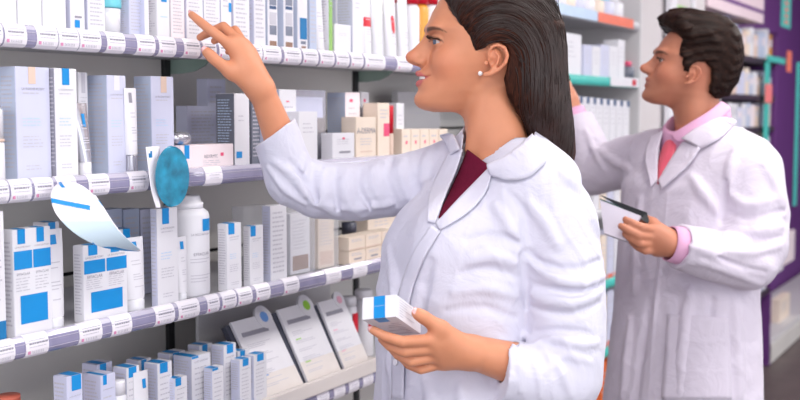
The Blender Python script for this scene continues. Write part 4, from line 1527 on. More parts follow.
# ------------------------------------------------------------------ packs
class Pack:
    """a carton: front looks to +x, its left side to -y; origin at the middle of its base"""

    def __init__(s, w, d, h, m, side=None, bev=.0008):
        s.w, s.d, s.h = w, d, h
        s.mb = MB()
        s.mb.box((0, 0, h / 2), (d, w, h), m, bevel=bev)
        if side:
            s.rect('s', 0.01, 0.005, .99, .995, side, .0002)

    def pt(s, f, u, v, e):
        if f == 'f':
            return (s.d / 2 + e, (u - .5) * s.w, v * s.h)
        if f == 's':
            return ((u - .5) * s.d, -s.w / 2 - e, v * s.h)
        return (s.d / 2 - v * s.d, (u - .5) * s.w, s.h + e)

    def rect(s, f, u0, v0, u1, v1, m, e=.0005):
        s.mb.quad(s.pt(f, u0, v0, e), s.pt(f, u1, v0, e), s.pt(f, u1, v1, e), s.pt(f, u0, v1, e), m)

    def lines(s, f, u0, u1, v1, v0, n, m=M_GREY, fill=.4, seed=1):
        r = random.Random(seed); st = (v1 - v0) / n
        for i in range(n):
            v = v1 - (i + .5) * st; u = u0; end = u1 - r.random() * (u1 - u0) * .3
            while u < end:
                ww = min(r.uniform(.05, .2), end - u)
                s.rect(f, u, v - st * fill / 2, u + ww, v + st * fill / 2, m, .0006); u += ww + .03

    def text(s, f, t, u, v, width, m=M_DGREY):
        vs, fs, w = text_geo(t); L = s.w if f == 'f' else s.d
        k = width * L / w
        o = []
        for x, y in vs:
            o.append(s.pt(f, u + x * k / L, v + y * k / s.h, .0008))
        s.mb.add(o, fs, m)

    def mark(s, u0, u1, v0, v1=1.0, m=M_BLUE, over=False):
        s.rect('f', u0, v0, u1, v1, m, .0006)
        if over:
            s.rect('t', u0, 0, u1, .85, m, .0006)


def place(k, px0, px1, pyt, inset, pyb=None):
    """where a pack stands: columns of its front face and the row of its top in the photo"""
    X = XF - .014 - inset
    z0 = TOP[k] if pyb is None else hit_x((px0 + px1) / 2, pyb, X)[1]
    pm = (pyt + 112 + (1.48 - z0) * 520) / 2
    y0 = hit_x(px0, pm, X)[0]; y1 = hit_x(px1, pm, X)[0]
    zt = hit_x((px0 + px1) / 2, pyt, X)[1]
    return X, (y0 + y1) / 2, z0, y1 - y0, zt - z0


BRAND = 'LA ROCHE-POSAY'


def carton(k, px0, px1, pyt, d, style, label, inset=0.0, m=M_W, side=None, group=None, cat='box', name='carton', pyb=None, rot=0, seed=0, marks=()):
    X, y, z, w, h = place(k, px0, px1, pyt, inset, pyb)
    p = Pack(w, d, h, m, side)
    sd = seed or int(px0 * 13 + pyt)
    if style == 'plain':
        p.lines('f', .2, .8, .8, .55, 3, M_GREY, .25, sd)
    elif style == 'lines':
        p.lines('f', .12, .9, .93, .1, 14, M_GREY, .35, sd)
    elif style == 'bare':
        p.lines('f', .25, .75, .72, .60, 2, M_GREY, .25, sd)
    elif style[0] == 'sq':                       # a coloured square hanging from the top edge
        _, u0, u1, vb, mm = style[:5]
        vt = style[5] if len(style) > 5 else 1.0
        p.mark(u0, u1, vb, vt, mm, over=(vt == 1.0 and mm == M_BLUE))
        p.text('f', BRAND, .5, vb - .045, .66)
        p.lines('f', .2, .8, vb - .07, vb - .09, 1, M_GREY, .5, sd)
        p.lines('f', .18, .75, .56, .47, 3, M_PLBLUE, .35, sd + 1)
        p.lines('f', .18, .8, .40, .28, 4, M_GREY, .3, sd + 2)
        p.lines('f', .25, .8, .14, .08, 2, M_GREY, .3, sd + 3)
    for a_, b_, t_, bt_, mm in marks:
        zt_ = hit_x((a_ + b_) / 2, t_, X)[1]; zb_ = hit_x((a_ + b_) / 2, bt_, X)[1]
        p.rect('f', (a_ - px0) / (px1 - px0), max(0, (zb_ - z) / h), (b_ - px0) / (px1 - px0), min(1, (zt_ - z) / h), mm, .0008)
    if side is not None or style == 'sidelines':
        p.lines('s', .1, .92, .93, .1, 22, M_GREY if side != M_DKB else M_PLBLUE, .35, sd + 5)
    o = p.mb.build(name, None, (X - d / 2, y, z), math.radians(rot), label=label, category=cat)
    if group:
        o['group'] = group
    return o, p


def tube(k, px0, px1, pyt, label, inset=0.0, m=M_W, capm=M_CAPC, caph=.18, mark=None, tilt=0.0, rot=0, name='cream_tube', group=None, extra=None, pyb=None):
    X, y, z, w, h = place(k, px0, px1, pyt, inset, pyb)
    r = w * .5
    hc = h * caph
    root = empty(name, (X - r * .7, y, z), math.radians(rot), label=label, category='tube')
    if group:
        root['group'] = group
    mb = MB(); n = 28; vs = []; N = 12
    for j in range(N + 1):
        t = j / N
        dep = r * .62 * (1 - t ** 1.5) + .0009
        wid = r * (.80 + .20 * min(1, t * 1.4))
        for i in range(n):
            a = 2 * math.pi * i / n
            vs.append((dep * math.cos(a) - tilt * t * .0, wid * math.sin(a) + tilt * t * h, hc + t * (h - hc)))
    mb.add(vs, [(j * n + i, j * n + (i + 1) % n, (j + 1) * n + (i + 1) % n, (j + 1) * n + i) for j in range(N) for i in range(n)], m, True)
    mb.add(vs[-n:], [tuple(range(n))], m); mb.add(vs[:n], [tuple(range(n))[::-1]], m)
    def front(u, t):
        dep = r * .62 * (1 - t ** 1.5) + .0009
        wid = r * (.80 + .20 * min(1, t * 1.4))
        return (dep * math.sqrt(max(0, 1 - u * u)) + .0008, wid * u + tilt * t * h, hc + t * (h - hc))
    def fr(u0, t0, u1, t1, mm):
        K = 5
        for q in range(K):
            a = u0 + (u1 - u0) * q / K; b = u0 + (u1 - u0) * (q + 1) / K
            mb.quad(front(a, t0), front(b, t0), front(b, t1), front(a, t1), mm)
    if mark:
        fr(mark[0], mark[1], mark[2], mark[3], mark[4])
    rr = random.Random(int(px0))
    for t in (.62, .56, .40, .36, .32, .2):
        fr(-.45, t, -.45 + rr.uniform(.5, .95), t + .012, M_GREY)
    if extra == 'oval':
        fr(-.3, .42, .3, .62, M_RED); fr(-.2, .38, .2, .42, M_RED); fr(-.2, .62, .2, .66, M_RED)
    if extra == 'band':
        fr(-.85, .45, .85, .6, M_RED)
    mb.build('tube_body', root)
    mb = MB()
    mb.lathe([(r * .70, 0), (r * .72, hc * .1), (r * .72, hc * .9), (r * .66, hc)], capm, (0, 0, 0), 24, sy=1.0)
    if capm == M_SIL:
        for q in range(12):
            a = 2 * math.pi * q / 12
            mb.box((r * .72 * math.cos(a), r * .72 * math.sin(a), hc * .5), (.001, .0016, hc * .9), M_DGREY, a)
    mb.build('tube_cap', root)
    return root


def bottle(k, px0, px1, pyt, label, prof, capprof, inset=0.0, m=M_W, capm=M_CAPC, mark=None, name='bottle', text=None, cat='bottle', pyb=None, extra=None):
    X, y, z, w, h = place(k, px0, px1, pyt, inset, pyb)
    r = w / 2
    root = empty(name, (X - r, y, z), label=label, category=cat)
    mb = MB(); mb.lathe([(a * r, b * h) for a, b in prof], m, n=36)
    def patchb(a0, a1, z0, z1, mm, rad=1.0):
        K = 8
        for q in range(K):
            t0 = a0 + (a1 - a0) * q / K; t1 = a0 + (a1 - a0) * (q + 1) / K
            P = lambda t, zz: (r * rad * math.cos(t) + .0006 * math.cos(t), (r * rad + .0006) * math.sin(t), zz * h)
            mb.quad(P(t0, z0), P(t1, z0), P(t1, z1), P(t0, z1), mm)
    if mark:
        patchb(*mark)
    if text:
        for s, zz, ww in text:
            if s is None:
                patchb(-.75, -.75 + ww, zz, zz + .008, M_GREY)
            else:
                vs, fs, w0 = text_geo(s); kk = ww * r / w0
                mb.add([((r + .0009) * math.cos(a), (r + .0009) * math.sin(a), zz * h + yy * kk) for x, yy in vs for a in [x * kk / r - .15]], fs, M_DGREY)
    mb.build('bottle_body', root)
    if extra:
        mb = MB(); mb.lathe([(a * r, b * h) for a, b in extra[0]], extra[1], n=32); mb.build('collar_ring', root)
    mb = MB(); mb.lathe([(a * r, b * h) for a, b in capprof], capm, n=32)
    mb.build('cap', root)
    return root


def row(k, items):
    for it in items:
        it()


# ---- top shelf
carton('A', -32, -2, -38, .06, 'bare', 'white box at the far left edge of the top shelf')
carton('A', -1, 16.5, -34, .06, 'plain', 'plain white box, leftmost in view on the top shelf')
carton('A', 17.5, 41.5, -40, .06, 'plain', 'broad white box, second from the left on the top shelf', m=M_W)
carton('A', 42.5, 66, -30, .06, 'plain', 'broad white box with two grey lines, left of the box with a small blue square')
o, p = carton('A', 70, 84.5, -44, .055, 'bare', 'white box with a small blue square near its foot, top shelf', side=M_L, marks=[(74, 79, 20, 27.5, M_BLUE), (74, 81, 16, 18, M_DGREY)])
carton('A', 87.5, 105, -36, .055, 'lines', 'white box left of the turquoise-capped bottle on the top shelf', side=M_L)
bottle('A', 108, 127, -14, 'clear lotion bottle with a turquoise cap on the top shelf', [(.80, 0), (.88, .02), (.92, .30), (.97, .54), (.80, .56)], [(1.0, .555), (1.03, .60), (.99, .85), (.85, 1.0), (.2, 1.0)], m=M_CAPC, capm=M_CYAN)
carton('A', 129, 143, -20, .05, 'lines', 'grey-lined box right of the turquoise-capped bottle', m=M_L, side=M_L, inset=.01)
carton('A', 144.5, 149, -25, .05, 'bare', 'very slim white box between two wider ones on the top shelf', side=M_L)
o, p = carton('A', 157, 169.5, -26, .05, 'bare', 'white box with a blue square high up, left of the pointing finger', side=M_W, marks=[(161, 166.5, -6, 2, M_BLUE), (160, 167, 16, 17.5, M_PLBLUE)])
carton('A', 171, 184.5, -18, .05, 'lines', 'white box just left of the pointing fingertip', m=M_PK, side=M_W)
carton('A', 186.5, 203, -22, .05, 'lines', 'white box touched by the pointing fingertip', m=M_W, side=M_L)
carton('A', 204, 220, -16, .05, 'lines', 'white box right behind the raised hand', side=M_L)
carton('A', 221, 231.5, -20, .05, 'plain', 'white box with a small blue stripe beside the raised hand', side=M_L, marks=[(228.5, 231.2, 3, 12, M_BLUE)])
carton('A', 233.5, 249.5, -30, .05, 'lines', 'white box directly right of the raised hand on the top shelf', side=M_L)
carton('A', 254, 265.5, -30, .05, 'lines', 'white grey-lined box left of the slim boxes with pictures', side=M_L)


def picbox(px0, px1, label, ty=-30, blue=False):
    X, y, z, w, h = place('A', px0, px1, ty, 0)
    p = Pack(w, .045, h, M_W, M_LB)
    if blue:
        p.rect('f', .22, .18, .92, .52, M_BLUE2); p.rect('f', .3, .10, .8, .15, M_PICT); p.rect('f', .35, .02, .8, .07, M_BRN)
    else:
        p.rect('f', .18, .55, .86, .96, M_PICT); p.rect('f', .18, .50, .86, .54, M_NAVY)
        p.rect('f', .18, .30, .86, .46, M_GREY); p.rect('f', .18, .17, .86, .29, M_PICT); p.rect('f', .18, .02, .86, .09, M_BRN)
    p.mb.build('carton', None, (X - .0225, y, z), label=label, category='box')


picbox(267.5, 277.5, 'slim box with grey pictures, left one of the two alike on the top shelf')
picbox(283.5, 293.5, 'slim box with grey pictures, right one of the two alike on the top shelf')
picbox(297.5, 307.5, 'slim white box with a sea-blue panel on the top shelf', -12, True)
carton('A', 309.5, 316.5, -22, .045, 'lines', 'narrow blue-grey box right of the one with the sea-blue panel', m=M_LB, side=M_LB)
tube('A', 317.5, 328.5, -10, 'white tube leaning beside a green-edged box on the top shelf', tilt=-.05, caph=.02, capm=M_W)
carton('A', 329, 332.5, -22, .045, 'bare', 'box with a green edge on the top shelf', m=M_GREEN, side=M_W)
o, p = carton('A', 334.5, 351, 24.5, .03, 'bare', 'low white box standing in front of taller ones on the top shelf')
carton('A', 336, 349, -20, .05, 'lines', 'tall white box behind the low one on the top shelf', inset=.04, side=M_L)
carton('A', 352.5, 363.5, -20, .05, 'bare', 'tall plain white box left of the red-marked tubes', side=M_L)
tube('A', 365.5, 375.5, -8, 'white tube with a red band, first of the red-marked tubes', caph=.02, capm=M_W, extra='band')
tube('A', 377, 388.5, -6, 'clear white tube between the red-marked tubes', caph=.02, capm=M_W, m=M_CAPC)
tube('A', 390, 401, -6, 'white tube with a red oval on the top shelf', caph=.02, capm=M_W, extra='oval')
tube('A', 403, 412.5, -4, 'white tube next to the amber bottles by the nearer person\'s nose', caph=.02, capm=M_W)
for a, lab in ((414, 'white red-capped bottle in front of the nearer person\'s forehead, first of three'), (423.5, 'amber red-capped bottle in front of the nearer person\'s forehead, second of three'), (433, 'white red-capped bottle touching the nearer person\'s forehead, third of three')):
    bottle('A', a, a + 8.5, -14, lab, [(.9, 0), (1, .03), (1, .70), (.7, .76)], [(.95, .76), (.95, .97), (.85, 1.0), (.1, 1.0)], m=M_GOLD if a == 423.5 else M_W, capm=M_RED)
for a in (396, 405):
    bottle('A', a, a + 8, -16, 'red-capped bottle in the row behind the white tubes, %s' % ('left one' if a == 396 else 'right one'), [(.9, 0), (1, .03), (1, .70), (.7, .76)], [(.95, .76), (.95, .97), (.85, 1.0), (.1, 1.0)], m=M_W, capm=M_RED, inset=.07)
tube('A', 415, 422, 8, 'small amber tube between red-capped bottles', caph=.02, capm=M_GOLD, m=M_GOLD, inset=.05)

# small squares on some of the top shelf boxes


def square(k, px0, px1, py0, py1, inset=0.0, m=M_BLUE, parent=None):
    pass


# ---- second shelf
bottle('B', -11, 11, 108, 'white bottle with a gold ring at the left edge of the second shelf', [(.9, 0), (.95, .03), (.95, .52), (.8, .55)], [(.9, .58), (.9, .96), (.8, 1.0), (.1, 1.0)], extra=([(.9, .545), (.97, .55), (.97, .58), (.9, .585)], M_TAN), mark=None)
carton('B', 16, 50.5, 67, .034, ('sq', .37, .58, .85, M_TAN), 'large lilac-white box with a tan square at its top edge', m=M_L, side=M_LB, inset=.012)
carton('B', 55, 77.5, 68.5, .012, ('sq', .34, .66, .85, M_BLUE), 'tall white box with a blue square at its top edge, second shelf', rot=0, side=M_DGREY, inset=.004)
carton('B', 79, 88.5, 72.5, .03, ('sq', .3, .7, .8, M_GREY), 'grey-marked white box behind the small foil tube', m=M_W, inset=.045)
tube('B', 82, 95.5, 103, 'silver-grey foil tube with a blue mark on the second shelf', m=M_SIL, caph=.2, capm=M_W, mark=(-.2, .60, .25, .82, M_BLUE), tilt=-.07)
o, p = carton('B', 107.5, 126.5, 75.5, .045, ('sq', .36, .66, .85, M_W), 'lilac box with a white square and grey stripes at its foot', m=M_L, side=M_LB, inset=.012)
for q in range(5):
    pass
tube('B', 129, 141, 88, 'white tube with a striped silver cap, between two lilac boxes', caph=.22, capm=M_SIL, mark=(-.45, .78, .05, .93, M_DGREY))
carton('B', 151.5, 174, 76.5, .04, ('sq', .42, .68, .83, M_TAN), 'lilac box with a tan square, right of the silver-capped tube', m=M_L, side=M_LB, inset=.012)
# a long low carton lying on the shelf
X, y, z, w, h = place('B', 181, 233.5, 144.5, 0)
p = Pack(w, .045, h, M_PK)
p.rect('f', .06, .45, .15, 1.0, M_BLUE); p.rect('t', .06, 0, .15, .8, M_BLUE)
p.text('f', 'REDERMIC', .55, .5, .26); p.lines('f', .4, .75, .36, .12, 3, M_GREY, .3, 4); p.rect('f', .74, .5, .80, .64, M_PINKL)
lowb = p.mb.build('carton', None, (X - .0225, y, z), label='long low pink-white box lying on the second shelf', category='box')
X2, y2, z2, w2, h2 = place('B', 172, 191, 131, .0)
mb = MB(); mb.lathe([(.001, -.026), (.008, -.026), (.0115, -.018), (.012, .010), (.009, .018), (.006, .026), (.001, .026)], M_SIL, n=24)
o = mb.build('silver_cap', None, (X - .02, y - w * .5 + .022, z + h + .0125), label='small silver cap lying on the long low pink-white box', category='cap')
o.rotation_euler = (math.radians(90), 0, math.radians(12))
carton('B', 187.5, 218, 106, .03, 'lines', 'grey-lined box standing in shade behind the long low box', m=M_L, inset=.16)
carton('B', 208, 226, 79, .03, 'lines', 'tall grey-lined box at the back, below the raised hand', m=M_L, inset=.19)
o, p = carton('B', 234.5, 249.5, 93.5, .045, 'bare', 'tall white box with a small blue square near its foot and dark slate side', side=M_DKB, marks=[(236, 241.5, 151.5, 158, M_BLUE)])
p2 = None
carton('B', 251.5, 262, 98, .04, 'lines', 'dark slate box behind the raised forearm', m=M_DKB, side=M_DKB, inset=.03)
carton('B', 264, 276, 96, .04, 'plain', 'white box hidden mostly by the raised wrist', side=M_L, inset=.02)
carton('B', 279.5, 296.5, 89.5, .04, 'plain', 'tall white box with a faint red mark, right of the raised forearm', side=M_L, inset=.03, marks=[(286, 289, 100.8, 102, M_PINKL)])


def mark_on(k, px, py, w, h, m, inset, name=None):
    pass


X, y, z, w, h = place('B', 298, 329.5, 90, .045)
p = Pack(w, .02, h, M_SIL); p.rect('f', .05, .6, .9, .9, M_L)
p.mb.build('blister_pack', None, (X - .02, y, z), label='large shiny silver pack standing behind a white box', category='pack')
carton('B', 299, 317.5, 111.5, .035, 'plain', 'white box in front of the large silver pack', inset=0)
carton('B', 345.5, 360, 92.5, .05, 'plain', 'tall pale box with a red mark, left of the cream boxes', m=M_PK, side=M_LB, inset=.04, marks=[(349.5, 352.5, 99, 102, M_PINKL)])
carton('B', 361, 369, 92, .05, 'plain', 'narrow white box with a red mark at the back of the second shelf', inset=.07, marks=[(363.5, 365.5, 99, 102, M_PINKL)])
carton('B', 332.5, 354.5, 133, .03, 'plain', 'small white box with a grey foot line, under the tall pale one', marks=[(342, 344.5, 137.5, 139.3, M_PINKL), (339, 350, 151, 153, M_DGREY)])
X, y, z, w, h = place('B', 356, 376, 117, 0)
p = Pack(w, .04, h, M_CR); p.text('f', 'A-DERMA', .5, .66, .92, M_DGREY); p.lines('f', .2, .8, .5, .3, 3, M_GREY, .3, 3); p.rect('f', .2, .14, .8, .17, M_TAN)
p.mb.build('carton', None, (X - .02, y, z), label='cream box with dark lettering and silver-capped bottles behind it', category='box')
for a, l in ((358, 'left'), (367.5, 'right')):
    bottle('B', a, a + 8, 105, 'silver-capped bottle behind the cream box, %s one of the two' % l, [(.9, 0), (1, .03), (1, .5), (.9, .55)], [(.95, .55), (.95, .97), (.9, 1.0), (.1, 1.0)], m=M_CR, capm=M_SIL, inset=.055)
X, y, z, w, h = place('B', 377.5, 389.5, 103, 0)
p = Pack(w, .04, h, M_CR, M_CR); p.rect('f', .5, .38, .98, .62, M_PINKL); p.lines('f', .2, .8, .9, .7, 3, M_GREY, .3, 3)
p.mb.build('carton', None, (X - .02, y, z), label='cream box with a rose square on the second shelf', category='box')
bottle('B', 390.8, 395, 105.5, 'slim gold tube with a long red cap beside the cream box', [(.95, 0), (1, .02), (1, .42), (.9, .45)], [(1, .45), (1, .97), (.9, 1.0), (.1, 1.0)], m=M_TAN, capm=M_RED, name='lipstick')
carton('B', 396.5, 404, 103, .05, 'plain', 'white box right of the red-capped gold tube', m=M_W, inset=.03)
for q in range(5):
    X, y, z, w, h = place('B', 402 + q * 9.2, 410.6 + q * 9.2, 129, 0)
    p = Pack(w, .04, h, M_CR); p.rect('f', .42, .42, .6, .55, M_PINKL); p.lines('f', .2, .8, .8, .65, 1, M_GREY, .4, q)
    p.mb.build('carton', None, (X - .02, y, z), label='small cream box in the row above the nearer person\'s far shoulder', category='box', group='small cream boxes on the second shelf')
carton('B', 398, 440, 92, .02, 'bare', 'pale card standing at the back of the second shelf behind the small cream boxes', m=M_PANEL_L, inset=.22, cat='card', name='display_card')

# ---- third shelf


def eff_box(px0, px1, pyt, d, label, big=True):
    X, y, z, w, h = place('C', px0, px1, pyt, 0)
    p = Pack(w, d, h, M_W, M_W)
    for s in (0, 1):
        a = s * .5
        p.rect('f', a + .12, .865, a + .32, 1.0, M_BLUE); p.rect('t', a + .12, 0, a + .32, .8, M_BLUE)
        p.text('f', BRAND, a + .25, .835, .40)
        p.rect('f', a + .02, .63, a + .49, .80, M_BLUE)
        p.text('f', 'EFFACLAR', a + .25, .585, .34)
        p.lines('f', a + .06, a + .44, .56, .42, 5, M_GREY, .3, 3 + s)
    if big:
        p.rect('f', .16, .12, .88, .385, M_BLUE)
    p.lines('s', .15, .85, .9, .1, 20, M_GREY, .4, 9)
    p.mb.build('carton', None, (X - d / 2, y, z), label=label, category='box')


X, y, z, w, h = place('C', -22, 4.5, 212, 0)
p = Pack(w, .05, h, M_W); p.rect('f', .05, .02, .98, .16, M_BLUE2); p.lines('f', .1, .9, .9, .3, 12, M_GREY, .3, 2)
p.mb.build('carton', None, (X - .025, y, z), label='white box with a blue foot at the left edge of the third shelf', category='box')
eff_box(13, 51, 228, .022, 'white double pack with two blue squares and a blue block, leftmost of the two')
carton('C', 46, 60, 222, .03, ('sq', .2, .7, .86, M_BLUE), 'white box with a blue square behind the clear-capped tube', inset=.07)
tube('C', 46, 70.5, 230, 'white tube with a blue square and clear cap between the two double packs', caph=.12, mark=(-.25, .83, .35, .94, M_BLUE))
eff_box(83, 127, 243, .022, 'white double pack with blue blocks, right one, half under the paper leaflet')
carton('C', 118, 131, 229, .03, ('sq', .4, .95, .8, M_BLUE), 'white box with a blue corner behind the right double pack', inset=.06)
tube('C', 129, 151.5, 238, 'white tube with a small blue mark right of the double pack', caph=.17, mark=(-.15, .78, .25, .93, M_BLUE))
for a, b in ((106, 123), (124, 140), (141, 156)):
    carton('C', a, b, 209, .03, 'lines', {106: 'pale blue-grey box at the back of the third shelf, left of three alike', 124: 'pale blue-grey box at the back of the third shelf, middle of three alike', 141: 'pale blue-grey box at the back of the third shelf, right of three alike'}[a], m=M_LB if a < 140 else M_L, inset=.12)
carton('C', 157, 178, 208, .014, ('sq', .26, .58, .84, M_BLUE), 'tall white box with a blue square in the middle of the third shelf', side=M_L)
bottle('C', 172, 185.5, 204, 'white bottle with a blue square, half behind the tall box', [(.9, 0), (1, .03), (1, .8), (.75, .86)], [(.7, .86), (.7, .98), (.1, 1.0)], inset=.075, mark=(-.5, .35, .66, .80, M_BLUE))
tube('C', 180, 190.5, 237, 'slim white tube left of the spray bottle', caph=.14, mark=(-.4, .78, .25, .92, M_BLUE))
bottle('C', 190, 218.5, 196, 'white spray bottle with a blue square on the third shelf', [(.86, 0), (.95, .01), (1, .035), (1, .80), (.95, .835), (.78, .865), (.70, .875)],
       [(.72, .875), (.74, .93), (.64, .935), (.60, .985), (.55, 1.0), (.05, 1.0)], capm=M_W, mark=(-.12, .55, .655, .775, M_BLUE), name='spray_bottle',
       text=[(BRAND, .625, 1.1), ('EFFACLAR', .43, .9), (None, .38, 1.1), (None, .35, .9), (None, .22, 1.2), (None, .19, 1.0), (None, .16, .8)])
o, p = carton('C', 227, 241.5, 223, .022, ('sq', .1, .52, .84, M_BLUE), 'white box with a blue corner stripe, right beside the spray bottle', side=M_W)
carton('C', 250, 263.5, 225.5, .016, ('sq', .05, .42, .83, M_BLUE), 'white box with a blue corner stripe, left of the clear plastic pack', side=M_W)
X, y, z, w, h = place('C', 246, 268, 206, .05)
p = Pack(w, .03, h, M_FILM); p.mb.build('film_pack', None, (X - .02, y, z), label='clear empty-topped plastic pack behind the blue-cornered boxes', category='pack')
carton('C', 270.5, 287, 205, .02, 'lines', 'tall plain white tube box right of the clear plastic pack', side=M_L)
for a, b, l in ((291, 315.5, 'clear plastic pack with a white insert and brown foot'), (319, 339, 'clear plastic pack with a cream label, right of the brown-footed one')):
    X, y, z, w, h = place('C', a, b, 205, 0)
    r_ = empty('film_pack', (X - .02, y, z), label=l, category='pack')
    p = Pack(w, .038, h, M_FILM); p.mb.build('clear_sleeve', r_)
    p = Pack(w * .8, .024, h * .86, M_W if a == 291 else M_CR); p.rect('f', .1, .06, .9, .3, M_BRN if a == 291 else M_TAN); p.lines('f', .1, .9, .9, .4, 9, M_GREY, .3, 3)
    p.mb.build('label_card', r_, (0, 0, .004))
for q, (a, b, t) in enumerate(((349, 365.5, 236), (366, 381.5, 233), (382, 396, 230))):
    for lv in (0, 1):
        X, y, z, w, h = place('C', a, b, t, 0)
        p = Pack(w, .045, h / 2 - .0006, M_CR); p.lines('f', .15, .85, .85, .6, 2, M_GREY, .4, q)
        p.rect('f', .05, 0.02, .95, .12, M_TAN)
        if lv == 0:
            p.rect('f', .3, .3, .75, .42, M_DGREY)
        p.mb.build('carton', None, (X - .0225, y, z + lv * h / 2), label=['lower', 'upper'][lv] + ' cream box of the ' + ['left', 'middle', 'right'][q] + ' stack under the raised sleeve', category='box', group='stacked cream boxes')
bottle('C', 352, 362, 222, 'dark-capped bottle behind the stacked cream boxes', [(.9, 0), (1, .03), (1, .6), (.8, .65)], [(.8, .65), (.8, .98), (.1, 1.0)], inset=.06, m=M_CR, capm=M_DARKP)
carton('C', 368, 398, 208, .04, 'plain', 'cream box at the back, between sleeve and coat', m=M_CR, inset=.1)

# ---- lowest shelf: cartons with blue tops


def blue_top(px0, px1, pyt, d, label, inset=0.0, u=(.2, .6), vb=.86, side=M_L):
    X, y, z, w, h = place('D', px0, px1, pyt, inset)
    p = Pack(w, d, h, M_L if px0 < 120 else M_W, side)
    p.rect('f', u[0], vb, u[1], 1.0, M_BLUE); p.rect('t', u[0], 0.02, u[1], .98, M_BLUE)
    p.text('f', BRAND, .5, vb - .05, .72); p.lines('f', .15, .85, vb - .1, .3, 8, M_GREY, .25, int(px0))
    p.lines('s', .1, .9, .95, .5, 12, M_GREY, .4, int(px0))
    p.mb.build('carton', None, (X - d / 2, y, z), label=label, category='box')


blue_top(67, 83, 375, .03, 'blue-topped box at the left end of the lowest shelf', u=(.3, .9))
blue_top(101, 116, 374, .04, 'blue-topped box with a small grey mark, second from the left on the lowest shelf', u=(.15, .4), vb=.9)
blue_top(97, 113, 363, .035, 'blue-topped box behind the second one on the lowest shelf', inset=.07)
blue_top(127, 140, 366.5, .032, 'blue-striped box behind the small white-capped bottle', u=(.15, .75), vb=.89, inset=.01)
bottle('D', 118, 131, 381, 'small clear bottle with a white cap, in front of the blue-topped boxes', [(1, 0), (1, .80), (.8, .84)], [(.85, .82), (.85, .97), (.8, 1.0), (.1, 1.0)], m=M_CAPC, capm=M_W, inset=-.002)
tube('D', 139, 153.5, 372, 'small white tube with a blue mark on the lowest shelf', caph=.1, mark=(.0, .78, .5, .9, M_BLUE), inset=-.004)
blue_top(139, 152, 359, .03, 'blue-topped box in the second row behind the small tube', inset=.07)
blue_top(158, 172.5, 362, .032, 'blue-striped box right behind the small tube', u=(.15, .68), vb=.88, inset=.012)
blue_top(170, 186, 352, .03, 'blue-topped box at the back, left of the widest one', inset=.09)
blue_top(175, 187.5, 377, .02, 'low white box with a blue corner in front of the widest one', u=(.05, .5), vb=.88)
blue_top(192, 211, 354.5, .045, 'widest blue-topped box, in the middle of the lowest shelf', u=(.0, .35), vb=.97, inset=.03)
blue_top(200, 213, 344, .03, 'tall blue-topped box, left of the two back ones', inset=.09)
blue_top(224, 236.5, 344, .03, 'tall blue-striped box, right of the two back ones', u=(.25, .75), vb=.88, inset=.03)
blue_top(212.5, 224, 367, .02, 'short box with a blue top in front of the tall back ones', u=(.0, .5), vb=.96)
blue_top(240, 251.5, 358.5, .022, 'blue-striped box, left of the pair beside the leaflets', u=(.25, .75), vb=.88)
blue_top(254, 267, 353.5, .022, 'blue-striped box, right of the pair beside the leaflets', u=(.25, .75), vb=.88)
blue_top(238, 250, 350, .02, 'blue-topped box just behind the pair beside the leaflets', inset=.05)
bottle('D', 8, 26, 396, 'orange round tin low at the left end of the lowest shelf', [(1, 0), (1, .95)], [(1, .95), (.98, 1.0), (.1, 1.0)], m=M_ORANGE, capm=M_ORANGE, inset=.1, name='tin', cat='tin')

# ---- leaflet stand on the lowest shelf


def solve_x(px, py, y):
    """how far back along the shelf depth the sight line reaches the given place along the aisle"""
    a, b = -1.75, -1.2
    for _ in range(50):
        m = (a + b) / 2
        if hit_x(px, py, m)[0] > y:
            a = m
        else:
            b = m
    return m


